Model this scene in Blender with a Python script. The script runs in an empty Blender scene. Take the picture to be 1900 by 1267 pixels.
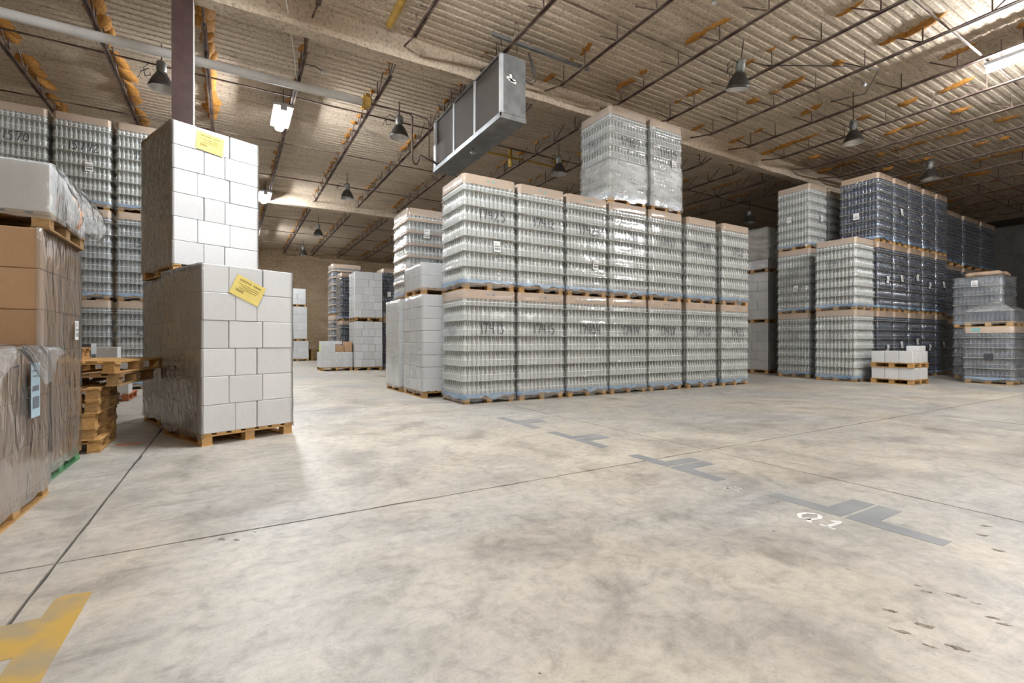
import bpy, math, random
from mathutils import Vector, Matrix, noise

# ------------------------------------------------------------------ camera, world, light, exposure
SC = bpy.context.scene
COL = SC.collection
T = math.atan(522 / 890)                       # yaw between the joist direction (+Y) and the view
cam = bpy.data.cameras.new('camera')
cam.sensor_width = 36.0
cam.lens = 890 / 1900 * 36
cam.clip_end = 200
CAM = bpy.data.objects.new('camera', cam)
COL.objects.link(CAM)
CAM.location = (0, 0, 1.12)
CAM.rotation_euler = (math.pi / 2, 0, -T)
SC.camera = CAM

W = bpy.data.worlds.new('world')
SC.world = W
W.use_nodes = True
W.node_tree.nodes['Background'].inputs[0].default_value = (0.05, 0.05, 0.05, 1)
W.node_tree.nodes['Background'].inputs[1].default_value = 1.0

SC.view_settings.view_transform = 'Standard'
SC.view_settings.look = 'None'
SC.view_settings.gamma = 1.0
SC.view_settings.exposure = 1.14
SC.view_settings.use_curve_mapping = False
SC.cycles.use_denoising = True
SC.cycles.max_bounces = 6
SC.cycles.diffuse_bounces = 4
SC.cycles.glossy_bounces = 2
SC.cycles.transparent_max_bounces = 12
SC.cycles.caustics_reflective = False
SC.cycles.caustics_refractive = False
SC.cycles.sample_clamp_indirect = 6.0

LED = 140.0                                     # radiance of the strip lights
# strip lights hang below the joists in lines (x, y); those with y < 5 are behind or above the viewer; rear ones are unseen, added for frontal light
LEDS = [(1.08, 13.1, 'bright strip light above and beyond the white carton tower'),
        (1.12, 20.6, 'strip light at the far roof beam, right of the carton tower'),
        (.85, 28.2, 'strip light of the rearmost bay behind the carton tower'),
        (13.2, 2.3, 'long lit strip light at the upper right of the ceiling'),
        (1.26, 5.6, 'strip light over the open floor in front of the carton tower'),
        (1.26, -3.6, 'unseen strip light added overhead behind the viewpoint, left line'),
        (7.1, -4.2, 'unseen strip light added overhead behind the viewpoint, middle line'),
        (13.0, -5.2, 'unseen strip light added overhead behind the viewpoint, right line')]

R = random.Random(11)


# ------------------------------------------------------------------ materials
def mat(name):
    m = bpy.data.materials.new(name)
    m.use_nodes = True
    nt = m.node_tree
    nt.nodes.clear()
    out = nt.nodes.new('ShaderNodeOutputMaterial')
    return m, nt, out


def N(nt, kind, **kw):
    n = nt.nodes.new('ShaderNode' + kind)
    for k, v in kw.items():
        if k.startswith('i_'):
            n.inputs[k[2:].replace('_', ' ')].default_value = v
        else:
            setattr(n, k, v)
    return n


def pos(nt, scale=(1, 1, 1), obj=False):
    mp = N(nt, 'Mapping')
    mp.inputs['Scale'].default_value = scale
    if obj:
        nt.links.new(N(nt, 'TexCoord').outputs['Object'], mp.inputs[0])
    else:
        nt.links.new(N(nt, 'NewGeometry').outputs['Position'], mp.inputs[0])
    return mp.outputs[0]


def noi(nt, vec, scale, detail=4.0, rough=0.55, dist=0.0):
    n = N(nt, 'TexNoise')
    n.inputs['Scale'].default_value = scale
    n.inputs['Detail'].default_value = detail
    n.inputs['Roughness'].default_value = rough
    n.inputs['Distortion'].default_value = dist
    nt.links.new(vec, n.inputs['Vector'])
    return n.outputs['Fac']


def ramp(nt, fac, stops):
    r = N(nt, 'ValToRGB')
    e = r.color_ramp.elements
    while len(e) < len(stops):
        e.new(0.5)
    for i, (p, c) in enumerate(stops):
        e[i].position = p
        e[i].color = (c if len(c) == 4 else (*c, 1)) if isinstance(c, tuple) else (c, c, c, 1)
    nt.links.new(fac, r.inputs[0])
    return r.outputs[0]


def mixc(nt, fac, a, b, mode='MIX'):
    m = N(nt, 'Mix', data_type='RGBA', blend_type=mode)
    for s, v in ((m.inputs[0], fac), (m.inputs[6], a), (m.inputs[7], b)):
        if isinstance(v, (int, float)):
            s.default_value = v
        elif isinstance(v, tuple):
            s.default_value = (*v, 1)
        else:
            nt.links.new(v, s)
    return m.outputs[2]


def bump(nt, h, strength, dist):
    b = N(nt, 'Bump')
    b.inputs['Strength'].default_value = strength
    b.inputs['Distance'].default_value = dist
    nt.links.new(h, b.inputs['Height'])
    return b.outputs[0]


def pbsdf(nt, out, col, rough=0.6, metal=0.0, nrm=None, spec=0.5, coat=0.0):
    p = N(nt, 'BsdfPrincipled')
    if isinstance(col, tuple):
        p.inputs['Base Color'].default_value = (*col, 1)
    else:
        nt.links.new(col, p.inputs['Base Color'])
    if isinstance(rough, (int, float)):
        p.inputs['Roughness'].default_value = rough
    else:
        nt.links.new(rough, p.inputs['Roughness'])
    p.inputs['Metallic'].default_value = metal
    p.inputs['Specular IOR Level'].default_value = spec
    p.inputs['Coat Weight'].default_value = coat
    if nrm is not None:
        nt.links.new(nrm, p.inputs['Normal'])
    nt.links.new(p.outputs[0], out.inputs[0])
    return p


M = {}


def plain(name, c1, c2=None, scale=6.0, rough=0.6, metal=0.0, stretch=(1, 1, 1), bumpy=0.0, lo=0.35, hi=0.65, obj=True, spec=0.5):
    m, nt, out = mat(name)
    if c2 is None:
        c2 = tuple(x * 0.85 for x in c1)
    v = pos(nt, stretch, obj)
    f = noi(nt, v, scale, 5.0)
    col = ramp(nt, f, [(lo, c1), (hi, c2)])
    nrm = bump(nt, f, bumpy, 0.02) if bumpy else None
    pbsdf(nt, out, col, rough, metal, nrm, spec)
    M[name] = m
    return m


def m_floor():
    m, nt, out = mat('concrete_floor')
    v = pos(nt)
    big = noi(nt, v, 0.35, 5, 0.6, 0.4)
    mid = noi(nt, v, 1.6, 6, 0.65, 0.6)
    fine = noi(nt, v, 14, 6, 0.7)
    strk = noi(nt, pos(nt, (0.5, 2.2, 1)), 2.0, 6, 0.65, 0.8)
    grain = noi(nt, v, 90, 3, 0.7)
    c = ramp(nt, mid, [(0.30, (0.28, 0.25, 0.21)), (0.48, (0.45, 0.405, 0.34)), (0.70, (0.55, 0.50, 0.42))])
    grey = ramp(nt, strk, [(0.3, (0.25, 0.25, 0.248)), (0.7, (0.47, 0.465, 0.45))])
    c = mixc(nt, ramp(nt, big, [(0.42, 0.0), (0.62, 0.75)]), c, grey)
    c = mixc(nt, 1.0, c, ramp(nt, fine, [(0.25, (0.72, 0.71, 0.7)), (0.55, (1, 1, 1)), (0.8, (1.1, 1.09, 1.06))]), 'MULTIPLY')
    c = mixc(nt, 1.0, c, ramp(nt, grain, [(0.28, (0.75, 0.74, 0.72)), (0.45, (1, 1, 1))]), 'MULTIPLY')
    scuff = noi(nt, pos(nt, (0.25, 3.2, 1)), 1.6, 7, 0.7, 1.5)
    c = mixc(nt, ramp(nt, scuff, [(0.58, 0.0), (0.72, 0.45)]), c, (0.20, 0.19, 0.175))
    blot = noi(nt, v, 4.5, 7, 0.72, 1.0)
    c = mixc(nt, 1.0, c, ramp(nt, blot, [(0.32, (0.74, 0.73, 0.72)), (0.5, (1, 1, 1)), (0.7, (1.1, 1.09, 1.06))]), 'MULTIPLY')
    dirt = noi(nt, v, 0.8, 8, 0.72, 1.2)
    c = mixc(nt, ramp(nt, dirt, [(0.56, 0.0), (0.72, 0.5)]), c, (0.17, 0.155, 0.14))
    rg = ramp(nt, mid, [(0.3, 0.36), (0.7, 0.56)])
    pbsdf(nt, out, c, rg, 0, bump(nt, fine, 0.12, 0.01), 0.5)
    M['floor'] = m


def m_foam(name, c1, c2, c3, rib=False):
    m, nt, out = mat(name)
    v = pos(nt)
    big = noi(nt, v, 0.45, 5, 0.6, 0.5)
    blo = noi(nt, pos(nt, (0.35, 1.5, 1)), 1.3, 6, 0.7, 0.6)
    fine = noi(nt, v, 16, 5, 0.75)
    c = ramp(nt, blo, [(0.28, c3), (0.45, c2), (0.62, c1)])
    c = mixc(nt, ramp(nt, big, [(0.35, 0.0), (0.7, 0.6)]), c, c2)
    c = mixc(nt, 1.0, c, ramp(nt, fine, [(0.33, (0.5, 0.48, 0.45)), (0.5, (1, 1, 1)), (0.7, (1.12, 1.1, 1.06))]), 'MULTIPLY')
    pbsdf(nt, out, c, 0.9, 0, bump(nt, fine, 0.7, 0.03), 0.2)
    M[name] = m


def m_film(name, opac, gloss_rough=0.16, wr=(1, 1, 1), bst=0.35, tint=(0.86, 0.88, 0.88), shine=0.75, clear=(0.97, 0.975, 0.975)):
    """thin plastic film: mostly clear, a little milky, with creased glossy reflections"""
    m, nt, out = mat(name)
    v = pos(nt, wr, True)
    n1 = noi(nt, v, 2.2, 3, 0.5, 0.5)
    n2 = noi(nt, v, 9.0, 2, 0.5, 0.7)
    h = N(nt, 'Math', operation='ADD')
    nt.links.new(n1, h.inputs[0])
    nt.links.new(n2, h.inputs[1])
    nrm = bump(nt, h.outputs[0], bst, 0.05)
    d = N(nt, 'BsdfDiffuse')
    d.inputs[0].default_value = (*tint, 1)
    t = N(nt, 'BsdfTranslucent')
    t.inputs[0].default_value = (*tint, 1)
    dm = N(nt, 'MixShader')
    dm.inputs[0].default_value = 0.2
    nt.links.new(d.outputs[0], dm.inputs[1])
    nt.links.new(t.outputs[0], dm.inputs[2])
    tr = N(nt, 'BsdfTransparent')
    tr.inputs[0].default_value = (*clear, 1)
    mx = N(nt, 'MixShader')
    op = ramp(nt, n1, [(0.3, opac * .6), (0.7, min(1.0, opac * 1.4))])
    nt.links.new(op, mx.inputs[0])
    nt.links.new(tr.outputs[0], mx.inputs[1])
    nt.links.new(dm.outputs[0], mx.inputs[2])
    g = N(nt, 'BsdfGlossy')
    g.inputs['Roughness'].default_value = gloss_rough
    nt.links.new(nrm, g.inputs['Normal'])
    fr = N(nt, 'Fresnel')
    # a film has air on both sides: the same reflectance from inside and outside
    bf = N(nt, 'Math', operation='MULTIPLY_ADD')
    nt.links.new(N(nt, 'NewGeometry').outputs['Backfacing'], bf.inputs[0])
    bf.inputs[1].default_value = 1 / 1.5 - 1.5
    bf.inputs[2].default_value = 1.5
    nt.links.new(bf.outputs[0], fr.inputs[0])
    nt.links.new(nrm, fr.inputs['Normal'])
    fm = N(nt, 'Math', operation='MULTIPLY')
    nt.links.new(fr.outputs[0], fm.inputs[0])
    fm.inputs[1].default_value = shine * 2
    fm.use_clamp = True
    mg = N(nt, 'MixShader')
    nt.links.new(fm.outputs[0], mg.inputs[0])
    nt.links.new(mx.outputs[0], mg.inputs[1])
    nt.links.new(g.outputs[0], mg.inputs[2])
    nt.links.new(mg.outputs[0], out.inputs[0])
    M[name] = m


def m_wood(name, c1, c2, c3):
    m, nt, out = mat(name)
    v = pos(nt, (3, 3, 9), True)
    oi = N(nt, 'ObjectInfo')
    g = noi(nt, v, 3.5, 6, 0.65, 0.8)
    w = noi(nt, pos(nt), 2.1, 4)
    c = ramp(nt, g, [(0.3, c2), (0.62, c1)])
    c = mixc(nt, ramp(nt, w, [(0.45, 0.0), (0.75, 0.7)]), c, c3)
    c = mixc(nt, 1.0, c, ramp(nt, oi.outputs['Random'], [(0.0, (0.72, 0.7, 0.68)), (1.0, (1.15, 1.12, 1.05))]), 'MULTIPLY')
    pbsdf(nt, out, c, 0.75, 0, bump(nt, g, 0.3, 0.01), 0.3)
    M[name] = m


def m_emit(name, col, s):
    m, nt, out = mat(name)
    e = N(nt, 'Emission')
    e.inputs[0].default_value = (*col, 1)
    e.inputs[1].default_value = s
    nt.links.new(e.outputs[0], out.inputs[0])
    M[name] = m


def m_fins():
    m, nt, out = mat('coil_fins')
    v = pos(nt, (1, 1, 1))
    w = N(nt, 'TexWave', wave_type='BANDS', bands_direction='Z')
    w.inputs['Scale'].default_value = 11.0
    w.inputs['Distortion'].default_value = 0.6
    nt.links.new(v, w.inputs['Vector'])
    n = noi(nt, pos(nt, (1, 0.25, 3)), 2.2, 5, 0.65)
    c = ramp(nt, w.outputs['Fac'], [(0.1, (0.028, 0.022, 0.018)), (0.9, (0.085, 0.070, 0.057))])
    c = mixc(nt, ramp(nt, n, [(0.4, 0.0), (0.75, 0.7)]), c, (0.05, 0.041, 0.034))
    pbsdf(nt, out, c, 0.7, 0.0, bump(nt, w.outputs['Fac'], 0.6, 0.01))
    M['coil_fins'] = m


def m_carton(name, c1, c2):
    m, nt, out = mat(name)
    oi = N(nt, 'ObjectInfo')
    v = pos(nt, (1, 1, 1), True)
    n = noi(nt, v, 2.0, 5, 0.6)
    f = noi(nt, pos(nt, (30, 30, 4), True), 4.0, 3)
    c = ramp(nt, n, [(0.3, c1), (0.72, c2)])
    c = mixc(nt, 1.0, c, ramp(nt, oi.outputs['Random'], [(0.0, (0.9, 0.9, 0.9)), (1.0, (1.04, 1.04, 1.04))]), 'MULTIPLY')
    c = mixc(nt, 1.0, c, ramp(nt, f, [(0.3, (0.95, 0.95, 0.95)), (0.7, (1.03, 1.03, 1.03))]), 'MULTIPLY')
    pbsdf(nt, out, c, 0.55, 0, None, 0.35)
    M[name] = m


m_floor()
m_foam('foam', (0.66, 0.56, 0.445), (0.54, 0.45, 0.35), (0.31, 0.255, 0.20))
m_foam('foam_wall', (0.54, 0.42, 0.29), (0.45, 0.34, 0.22), (0.30, 0.22, 0.145))
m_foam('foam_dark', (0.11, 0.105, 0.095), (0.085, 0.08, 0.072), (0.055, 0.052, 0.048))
plain('foam_orange', (0.50, 0.235, 0.035), (0.27, 0.11, 0.022), 5.0, 0.85, bumpy=0.5)
plain('foam_yellow', (0.60, 0.40, 0.10), (0.42, 0.26, 0.06), 7.0, 0.85, bumpy=0.5)
plain('steel', (0.085, 0.05, 0.042), (0.25, 0.19, 0.15), 3.0, 0.7, obj=False, lo=0.42, hi=0.7)
plain('steel_pale', (0.30, 0.25, 0.20), (0.16, 0.11, 0.09), 4.0, 0.75, obj=False)
plain('column_paint', (0.045, 0.02, 0.018), (0.07, 0.036, 0.032), 7.0, 0.5, obj=False, lo=0.4, hi=0.8)
plain('galv', (0.42, 0.44, 0.455), (0.29, 0.31, 0.325), 4.0, 0.38, 0.75, obj=False)
plain('galv_light', (0.62, 0.64, 0.66), (0.5, 0.52, 0.54), 6.0, 0.4, 0.3, obj=False)
plain('pipe_white', (0.72, 0.72, 0.71), (0.58, 0.58, 0.57), 2.0, 0.45)
plain('cable', (0.025, 0.024, 0.023), (0.05, 0.047, 0.045), 9.0, 0.6)
plain('lamp_metal', (0.03, 0.027, 0.024), (0.06, 0.052, 0.045), 8.0, 0.45, 0.4)
plain('lamp_inner', (0.75, 0.74, 0.72), (0.62, 0.61, 0.59), 8.0, 0.3, 0.3)
plain('ballast', (0.14, 0.14, 0.13), (0.22, 0.215, 0.2), 8.0, 0.5, 0.3)
m_carton('carton_white', (0.64, 0.645, 0.65), (0.60, 0.605, 0.61))
m_carton('carton_grey', (0.52, 0.50, 0.485), (0.44, 0.425, 0.41))
m_carton('carton_brown', (0.50, 0.32, 0.19), (0.43, 0.27, 0.155))
m_carton('carton_dark', (0.25, 0.16, 0.10), (0.20, 0.125, 0.08))
m_carton('cap_board', (0.54, 0.39, 0.275), (0.46, 0.325, 0.225))
m_wood('wood', (0.58, 0.355, 0.145), (0.38, 0.215, 0.08), (0.36, 0.25, 0.15))
m_wood('wood_grey', (0.46, 0.30, 0.15), (0.30, 0.185, 0.085), (0.26, 0.20, 0.14))
m_wood('wood_green', (0.13, 0.34, 0.17), (0.08, 0.24, 0.11), (0.20, 0.33, 0.20))
m_wood('wood_red', (0.48, 0.17, 0.08), (0.33, 0.11, 0.05), (0.3, 0.16, 0.1))
plain('glass_clear', (0.56, 0.58, 0.55), (0.48, 0.505, 0.50), 1.5, 0.16, spec=0.8)
plain('glass_dark', (0.046, 0.064, 0.105), (0.03, 0.044, 0.078), 1.5, 0.12, spec=0.9)
plain('glass_steel', (0.30, 0.335, 0.36), (0.25, 0.285, 0.315), 1.5, 0.14, spec=0.8)
plain('tier_sheet', (0.66, 0.65, 0.60), (0.56, 0.55, 0.50), 3.0, 0.5)
plain('blue_plastic', (0.09, 0.20, 0.37), (0.26, 0.37, 0.48), 6.0, 0.3, stretch=(1, 1, 4))
plain('strap_dim', (0.33, 0.36, 0.40), (0.25, 0.28, 0.32), 3.0, 0.35)
plain('strap_white', (0.80, 0.81, 0.81), (0.7, 0.71, 0.71), 3.0, 0.35)
plain('paper', (0.80, 0.80, 0.79), (0.74, 0.74, 0.73), 5.0, 0.7)
plain('paper_yellow', (0.78, 0.64, 0.20), (0.72, 0.57, 0.16), 5.0, 0.7)
plain('paper_blue', (0.33, 0.46, 0.54), (0.42, 0.52, 0.58), 9.0, 0.6)
plain('ink', (0.03, 0.03, 0.04), (0.05, 0.05, 0.06), 9.0, 0.6)
plain('ink_faint', (0.14, 0.15, 0.18), (0.24, 0.25, 0.28), 14.0, 0.6)
plain('print_olive', (0.22, 0.18, 0.05), (0.30, 0.25, 0.07), 14.0, 0.7)
plain('logo_teal', (0.12, 0.36, 0.36), (0.16, 0.4, 0.4), 9.0, 0.6)
plain('orange_tape', (0.85, 0.30, 0.03), (0.75, 0.24, 0.03), 5.0, 0.5)
plain('lime_label', (0.62, 0.80, 0.12), (0.55, 0.72, 0.1), 5.0, 0.6)
plain('tape_grey', (0.20, 0.205, 0.21), (0.29, 0.29, 0.285), 3.0, 0.5, obj=False, lo=0.35, hi=0.75)
plain('paint_yellow', (0.46, 0.285, 0.055), (0.29, 0.24, 0.16), 5.0, 0.55, obj=False, lo=0.42, hi=0.68)
plain('paint_white', (0.82, 0.81, 0.78), (0.66, 0.64, 0.60), 14.0, 0.6, obj=False)
plain('paint_worn', (0.58, 0.55, 0.50), (0.46, 0.42, 0.36), 14.0, 0.6, obj=False)
plain('pit', (0.09, 0.07, 0.05), (0.36, 0.31, 0.25), 28.0, 0.9, obj=False)
plain('joint_dark', (0.045, 0.042, 0.038), (0.09, 0.082, 0.072), 5.0, 0.95, obj=False)
m_film('film', 0.17, .13, bst=.13, shine=.5, tint=(.88, .89, .87))
m_film('film_clear', 0.05, .10, bst=0.35, shine=.6)
m_film('film_milky', 0.22, 0.14, bst=0.25)
m_film('film_heavy', 0.32, 0.08, (1, 1, 2.2), 0.8)
m_film('film_smoky', 0.16, .12, bst=.4, tint=(.5, .49, .47), shine=.8, clear=(.70, .685, .665))
m_film('film_wrap', 0.36, .13, (1, 1, .5), bst=.35, tint=(.56, .535, .51), clear=(.85, .84, .83))
m_film('film_dark', 0.04, 0.10, bst=0.3, shine=0.8)
m_film('foil_wrap', 0.85, 0.12, (1, 1, 3), 1.0, (0.7, 0.68, 0.63))
m_fins()
m_emit('led', (0.95, 0.975, 1.0), LED)
m_emit('led_far', (0.95, 0.975, 1.0), LED * 1.95)
m_emit('led_rear', (0.95, 0.975, 1.0), LED * 1.15)  # for the added, unseen strip lights behind the viewpoint


# ------------------------------------------------------------------ mesh helpers
class MB:
    def __init__(s):
        s.v, s.f, s.m = [], [], []

    def add(s, vs, fs, mi=0):
        o = len(s.v)
        s.v += [tuple(p) for p in vs]
        s.f += [tuple(i + o for i in q) for q in fs]
        s.m += [mi] * len(fs)
        return s

    def box(s, x0, x1, y0, y1, z0, z1, mi=0):
        vs = [(x, y, z) for z in (z0, z1) for y in (y0, y1) for x in (x0, x1)]
        return s.add(vs, [(0, 2, 3, 1), (4, 5, 7, 6), (0, 1, 5, 4), (2, 6, 7, 3), (0, 4, 6, 2), (1, 3, 7, 5)], mi)

    def cbox(s, c, d, mi=0):
        return s.box(c[0] - d[0] / 2, c[0] + d[0] / 2, c[1] - d[1] / 2, c[1] + d[1] / 2, c[2] - d[2] / 2, c[2] + d[2] / 2, mi)

    def tube(s, pts, r, n=8, mi=0, close=True):
        pts = [Vector(p) for p in pts]
        rings = []
        for i, p in enumerate(pts):
            d = (pts[min(i + 1, len(pts) - 1)] - pts[max(i - 1, 0)]).normalized()
            a = d.cross(Vector((0, 0, 1)) if abs(d.z) < 0.9 else Vector((1, 0, 0))).normalized()
            b = d.cross(a)
            rr = r[i] if isinstance(r, (list, tuple)) else r
            rings.append([p + (a * math.cos(2 * math.pi * k / n) + b * math.sin(2 * math.pi * k / n)) * rr for k in range(n)])
        vs = [q for ring in rings for q in ring]
        fs = []
        for i in range(len(pts) - 1):
            for k in range(n):
                fs.append((i * n + k, i * n + (k + 1) % n, (i + 1) * n + (k + 1) % n, (i + 1) * n + k))
        if close:
            fs.append(tuple(range(n - 1, -1, -1)))
            fs.append(tuple((len(pts) - 1) * n + k for k in range(n)))
        return s.add(vs, fs, mi)

    def lathe(s, prof, n=16, c=(0, 0, 0), mi=0):
        vs = [(c[0] + r * math.cos(2 * math.pi * k / n), c[1] + r * math.sin(2 * math.pi * k / n), c[2] + z) for r, z in prof for k in range(n)]
        fs = [(i * n + k, i * n + (k + 1) % n, (i + 1) * n + (k + 1) % n, (i + 1) * n + k) for i in range(len(prof) - 1) for k in range(n)]
        return s.add(vs, fs, mi)

    def prism(s, poly, z0, z1, mi=0):
        n = len(poly)
        vs = [(x, y, z0) for x, y in poly] + [(x, y, z1) for x, y in poly]
        fs = [tuple(range(n - 1, -1, -1)), tuple(range(n, 2 * n))] + [(i, (i + 1) % n, n + (i + 1) % n, n + i) for i in range(n)]
        return s.add(vs, fs, mi)

    def mesh(s, name, mats, smooth=False):
        me = bpy.data.meshes.new(name)
        me.from_pydata(s.v, [], s.f)
        for m in (mats if isinstance(mats, (list, tuple)) else [mats]):
            me.materials.append(M[m])
        me.polygons.foreach_set('material_index', s.m)
        if smooth:
            me.polygons.foreach_set('use_smooth', [True] * len(s.f))
        me.update()
        return me


def ob(name, me, parent=None, loc=(0, 0, 0), rz=0.0, scale=None, label=None, cat=None, group=None, kind=None):
    o = bpy.data.objects.new(name, me)
    COL.objects.link(o)
    o.parent = parent
    o.location = loc
    if rz:
        o.rotation_euler = (0, 0, rz)
    if scale:
        o.scale = scale
    for k, v in (('label', label), ('category', cat), ('group', group), ('kind', kind)):
        if v:
            o[k] = v
    return o


def thing(name, label, cat, loc=(0, 0, 0), rz=0.0, group=None):
    return ob(name, None, None, loc, rz, None, label, cat, group)


CACHE = {}


def cached(key, fn):
    if key not in CACHE:
        CACHE[key] = fn()
    return CACHE[key]


def carton_mesh(w, d, h, m):
    """carton with chamfered edges, origin at the centre of its base"""
    w, d, h = round(w, 2), round(d, 2), round(h, 3)

    def mk():
        c = 0.006
        b = MB()
        x, y = w / 2, d / 2
        ring = [(-x + c, -y), (x - c, -y), (x, -y + c), (x, y - c), (x - c, y), (-x + c, y), (-x, y - c), (-x, -y + c)]
        ins = [(px * (1 - c / x), py * (1 - c / y)) for px, py in ring]
        vs = [(p[0], p[1], 0) for p in ins] + [(p[0], p[1], c) for p in ring] + [(p[0], p[1], h - c) for p in ring] + [(p[0], p[1], h) for p in ins]
        fs = [tuple(range(7, -1, -1)), tuple(range(24, 32))]
        for r_ in range(3):
            fs += [(r_ * 8 + k, r_ * 8 + (k + 1) % 8, r_ * 8 + 8 + (k + 1) % 8, r_ * 8 + 8 + k) for k in range(8)]
        b.add(vs, fs)
        return b.mesh('carton', m)
    return cached(('carton', w, d, h, m), mk)


# ------------------------------------------------------------------ pallets
PH = 0.13


def pallet_dims(w, d):
    xs = [-(w / 2 - 0.06), 0, w / 2 - 0.06]
    ys = [-(d / 2 - 0.065), 0, d / 2 - 0.065]
    return xs, ys


def add_pallet(parent, w, d, m='wood', detail=2, loc=(0, 0, 0), rz=0.0, name='pallet'):
    """block pallet: bottom boards, nine blocks, cross boards, deck boards"""
    w, d = round(w, 2), round(d, 2)
    xs, ys = pallet_dims(w, d)

    def boards():
        b = MB()
        for x in xs:
            b.box(x - 0.055, x + 0.055, -d / 2, d / 2, 0, 0.017)
        for y in ys:
            b.box(-w / 2, w / 2, y - 0.055, y + 0.055, 0.092, 0.110)
        if detail < 2:
            for i in range(7):
                x = -w / 2 + 0.05 + i * (w - 0.1) / 6
                b.box(x - 0.05, x + 0.05, -d / 2, d / 2, 0.111, PH)
        if detail < 1:
            for x in xs:
                for y in ys:
                    b.cbox((x, y, 0.0545), (0.10, 0.12, 0.075))
        return b.mesh('pallet', m)
    p = ob(name, cached(('pallet', w, d, m, detail), boards), parent, loc, rz)
    if detail >= 1:
        bm = cached(('block', m), lambda: MB().cbox((0, 0, 0), (0.10, 0.12, 0.075)).mesh('block', m))
        for x in xs:
            for y in ys:
                ob('block', bm, p, (x, y, 0.0545))
    if detail >= 2:
        dm = cached(('deck', d, m), lambda: MB().box(-0.05, 0.05, -d / 2, d / 2, 0, 0.019).mesh('deck_board', m))
        for i in range(7):
            ob('deck_board', dm, p, (-w / 2 + 0.05 + i * (w - 0.1) / 6, 0, 0.111))
    return p


def empty_pallet(label, x, y, z, w, d, rz, m, group):
    t = thing('wooden_pallet', label, 'pallet', (x, y, z), rz, group)
    xs, ys = pallet_dims(w, d)
    bb = cached(('bb', d, m), lambda: MB().box(-0.055, 0.055, -d / 2, d / 2, 0, 0.017).mesh('bottom_board', m))
    cb = cached(('cb', w, m), lambda: MB().box(-w / 2, w / 2, -0.055, 0.055, 0, 0.018).mesh('cross_board', m))
    bm = cached(('block', m), lambda: MB().cbox((0, 0, 0), (0.10, 0.12, 0.075)).mesh('block', m))
    dm = cached(('deck', d, m), lambda: MB().box(-0.05, 0.05, -d / 2, d / 2, 0, 0.019).mesh('deck_board', m))
    for a in xs:
        ob('bottom_board', bb, t, (a, 0, 0))
        for b in ys:
            ob('block', bm, t, (a, b, 0.0545))
    for b in ys:
        ob('cross_board', cb, t, (0, b, 0.092))
    for i in range(7):
        ob('deck_board', dm, t, (-w / 2 + 0.05 + i * (w - 0.1) / 6 + R.uniform(-.006, .006), R.uniform(-.01, .01), 0.111))
    return t


# ------------------------------------------------------------------ film shells
def rrect(w, d, r, n):
    """points and outward normals round a rounded rectangle"""
    out = []
    x, y = w / 2 - r, d / 2 - r
    corners = [(x, -y, -90), (x, y, 0), (-x, y, 90), (-x, -y, 180)]
    sides = [((-x, -d / 2), (x, -d / 2), (0, -1)), ((w / 2, -y), (w / 2, y), (1, 0)), ((x, d / 2), (-x, d / 2), (0, 1)), ((-w / 2, y), (-w / 2, -y), (-1, 0))]
    for (a, b, nn), (cx, cy, a0) in zip(sides, corners):
        for i in range(n):
            t = i / n
            out.append((a[0] + (b[0] - a[0]) * t, a[1] + (b[1] - a[1]) * t, nn[0], nn[1]))
        for i in range(3):
            an = math.radians(a0 + 30 * i)
            out.append((cx + r * math.cos(an), cy + r * math.sin(an), math.cos(an), math.sin(an)))
    return out


def shell(w, d, rows, m, seed, amp=0.006, r=0.05, n=12, name='film', hem=0.0, top=False, fr=3.0, skip_front=False):
    """film round a load; rows = [(z, offset)]"""
    per = rrect(w, d, r, n)
    b = MB()
    vs = []
    for j, (z, off) in enumerate(rows):
        for (x, y, nx, ny) in per:
            q = noise.noise((x * fr + seed, y * fr - seed, z * fr * 1.3))
            q2 = noise.noise((x * 9 + seed, y * 9, z * 7 + seed))
            o = off + amp * q + amp * 0.5 * q2
            zz = z + (hem * noise.noise((x * 7, y * 7, seed)) if j == 0 else 0)
            vs.append((x + nx * o, y + ny * o, zz))
    k = len(per)
    fs = [(j * k + i, j * k + (i + 1) % k, (j + 1) * k + (i + 1) % k, (j + 1) * k + i) for j in range(len(rows) - 1) for i in range(k) if not (skip_front and i < n)]
    if top:
        fs.append(tuple((len(rows) - 1) * k + i for i in range(k)))
    b.add(vs, fs)
    return b.mesh(name, m, True)


# ------------------------------------------------------------------ handwriting
DIG = {
    '0': [[(.5, 1), (.15, .8), (.1, .3), (.4, 0), (.8, .25), (.85, .75), (.5, 1)]],
    '1': [[(.45, 1), (.4, 0)]],
    '2': [[(.15, .8), (.5, 1), (.8, .75), (.5, .4), (.1, .03), (.9, .0)]],
    '3': [[(.15, .95), (.6, 1), (.75, .75), (.4, .55), (.8, .35), (.6, .02), (.1, .05)]],
    '4': [[(.3, 1), (.15, .45), (.85, .5)], [(.75, 1), (.65, 0)]],
    '5': [[(.85, 1), (.3, .97), (.2, .6), (.65, .6), (.8, .25), (.45, 0), (.1, .05)]],
    '6': [[(.7, 1), (.25, .6), (.15, .2), (.5, 0), (.8, .25), (.5, .48), (.2, .3)]],
    '7': [[(.1, .95), (.9, 1), (.45, 0)]],
    '8': [[(.8, .9), (.4, 1), (.25, .75), (.75, .35), (.5, 0), (.2, .25), (.8, .9)]],
    '9': [[(.8, .75), (.45, 1), (.15, .72), (.5, .5), (.8, .78), (.7, 0)]],
    'Q': [[(.5, 1), (.12, .8), (.05, .4), (.35, .08), (.75, .2), (.92, .6), (.75, .92), (.5, 1)], [(.55, .35), (.95, -.1)]],
    'I': [[(.12, .72), (.45, 1), (.42, .02)], [(.08, .03), (.8, .0)]],
    'A': [[(.05, 0), (.5, 1), (.95, 0)], [(.2, .4), (.8, .4)]],
}


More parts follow.
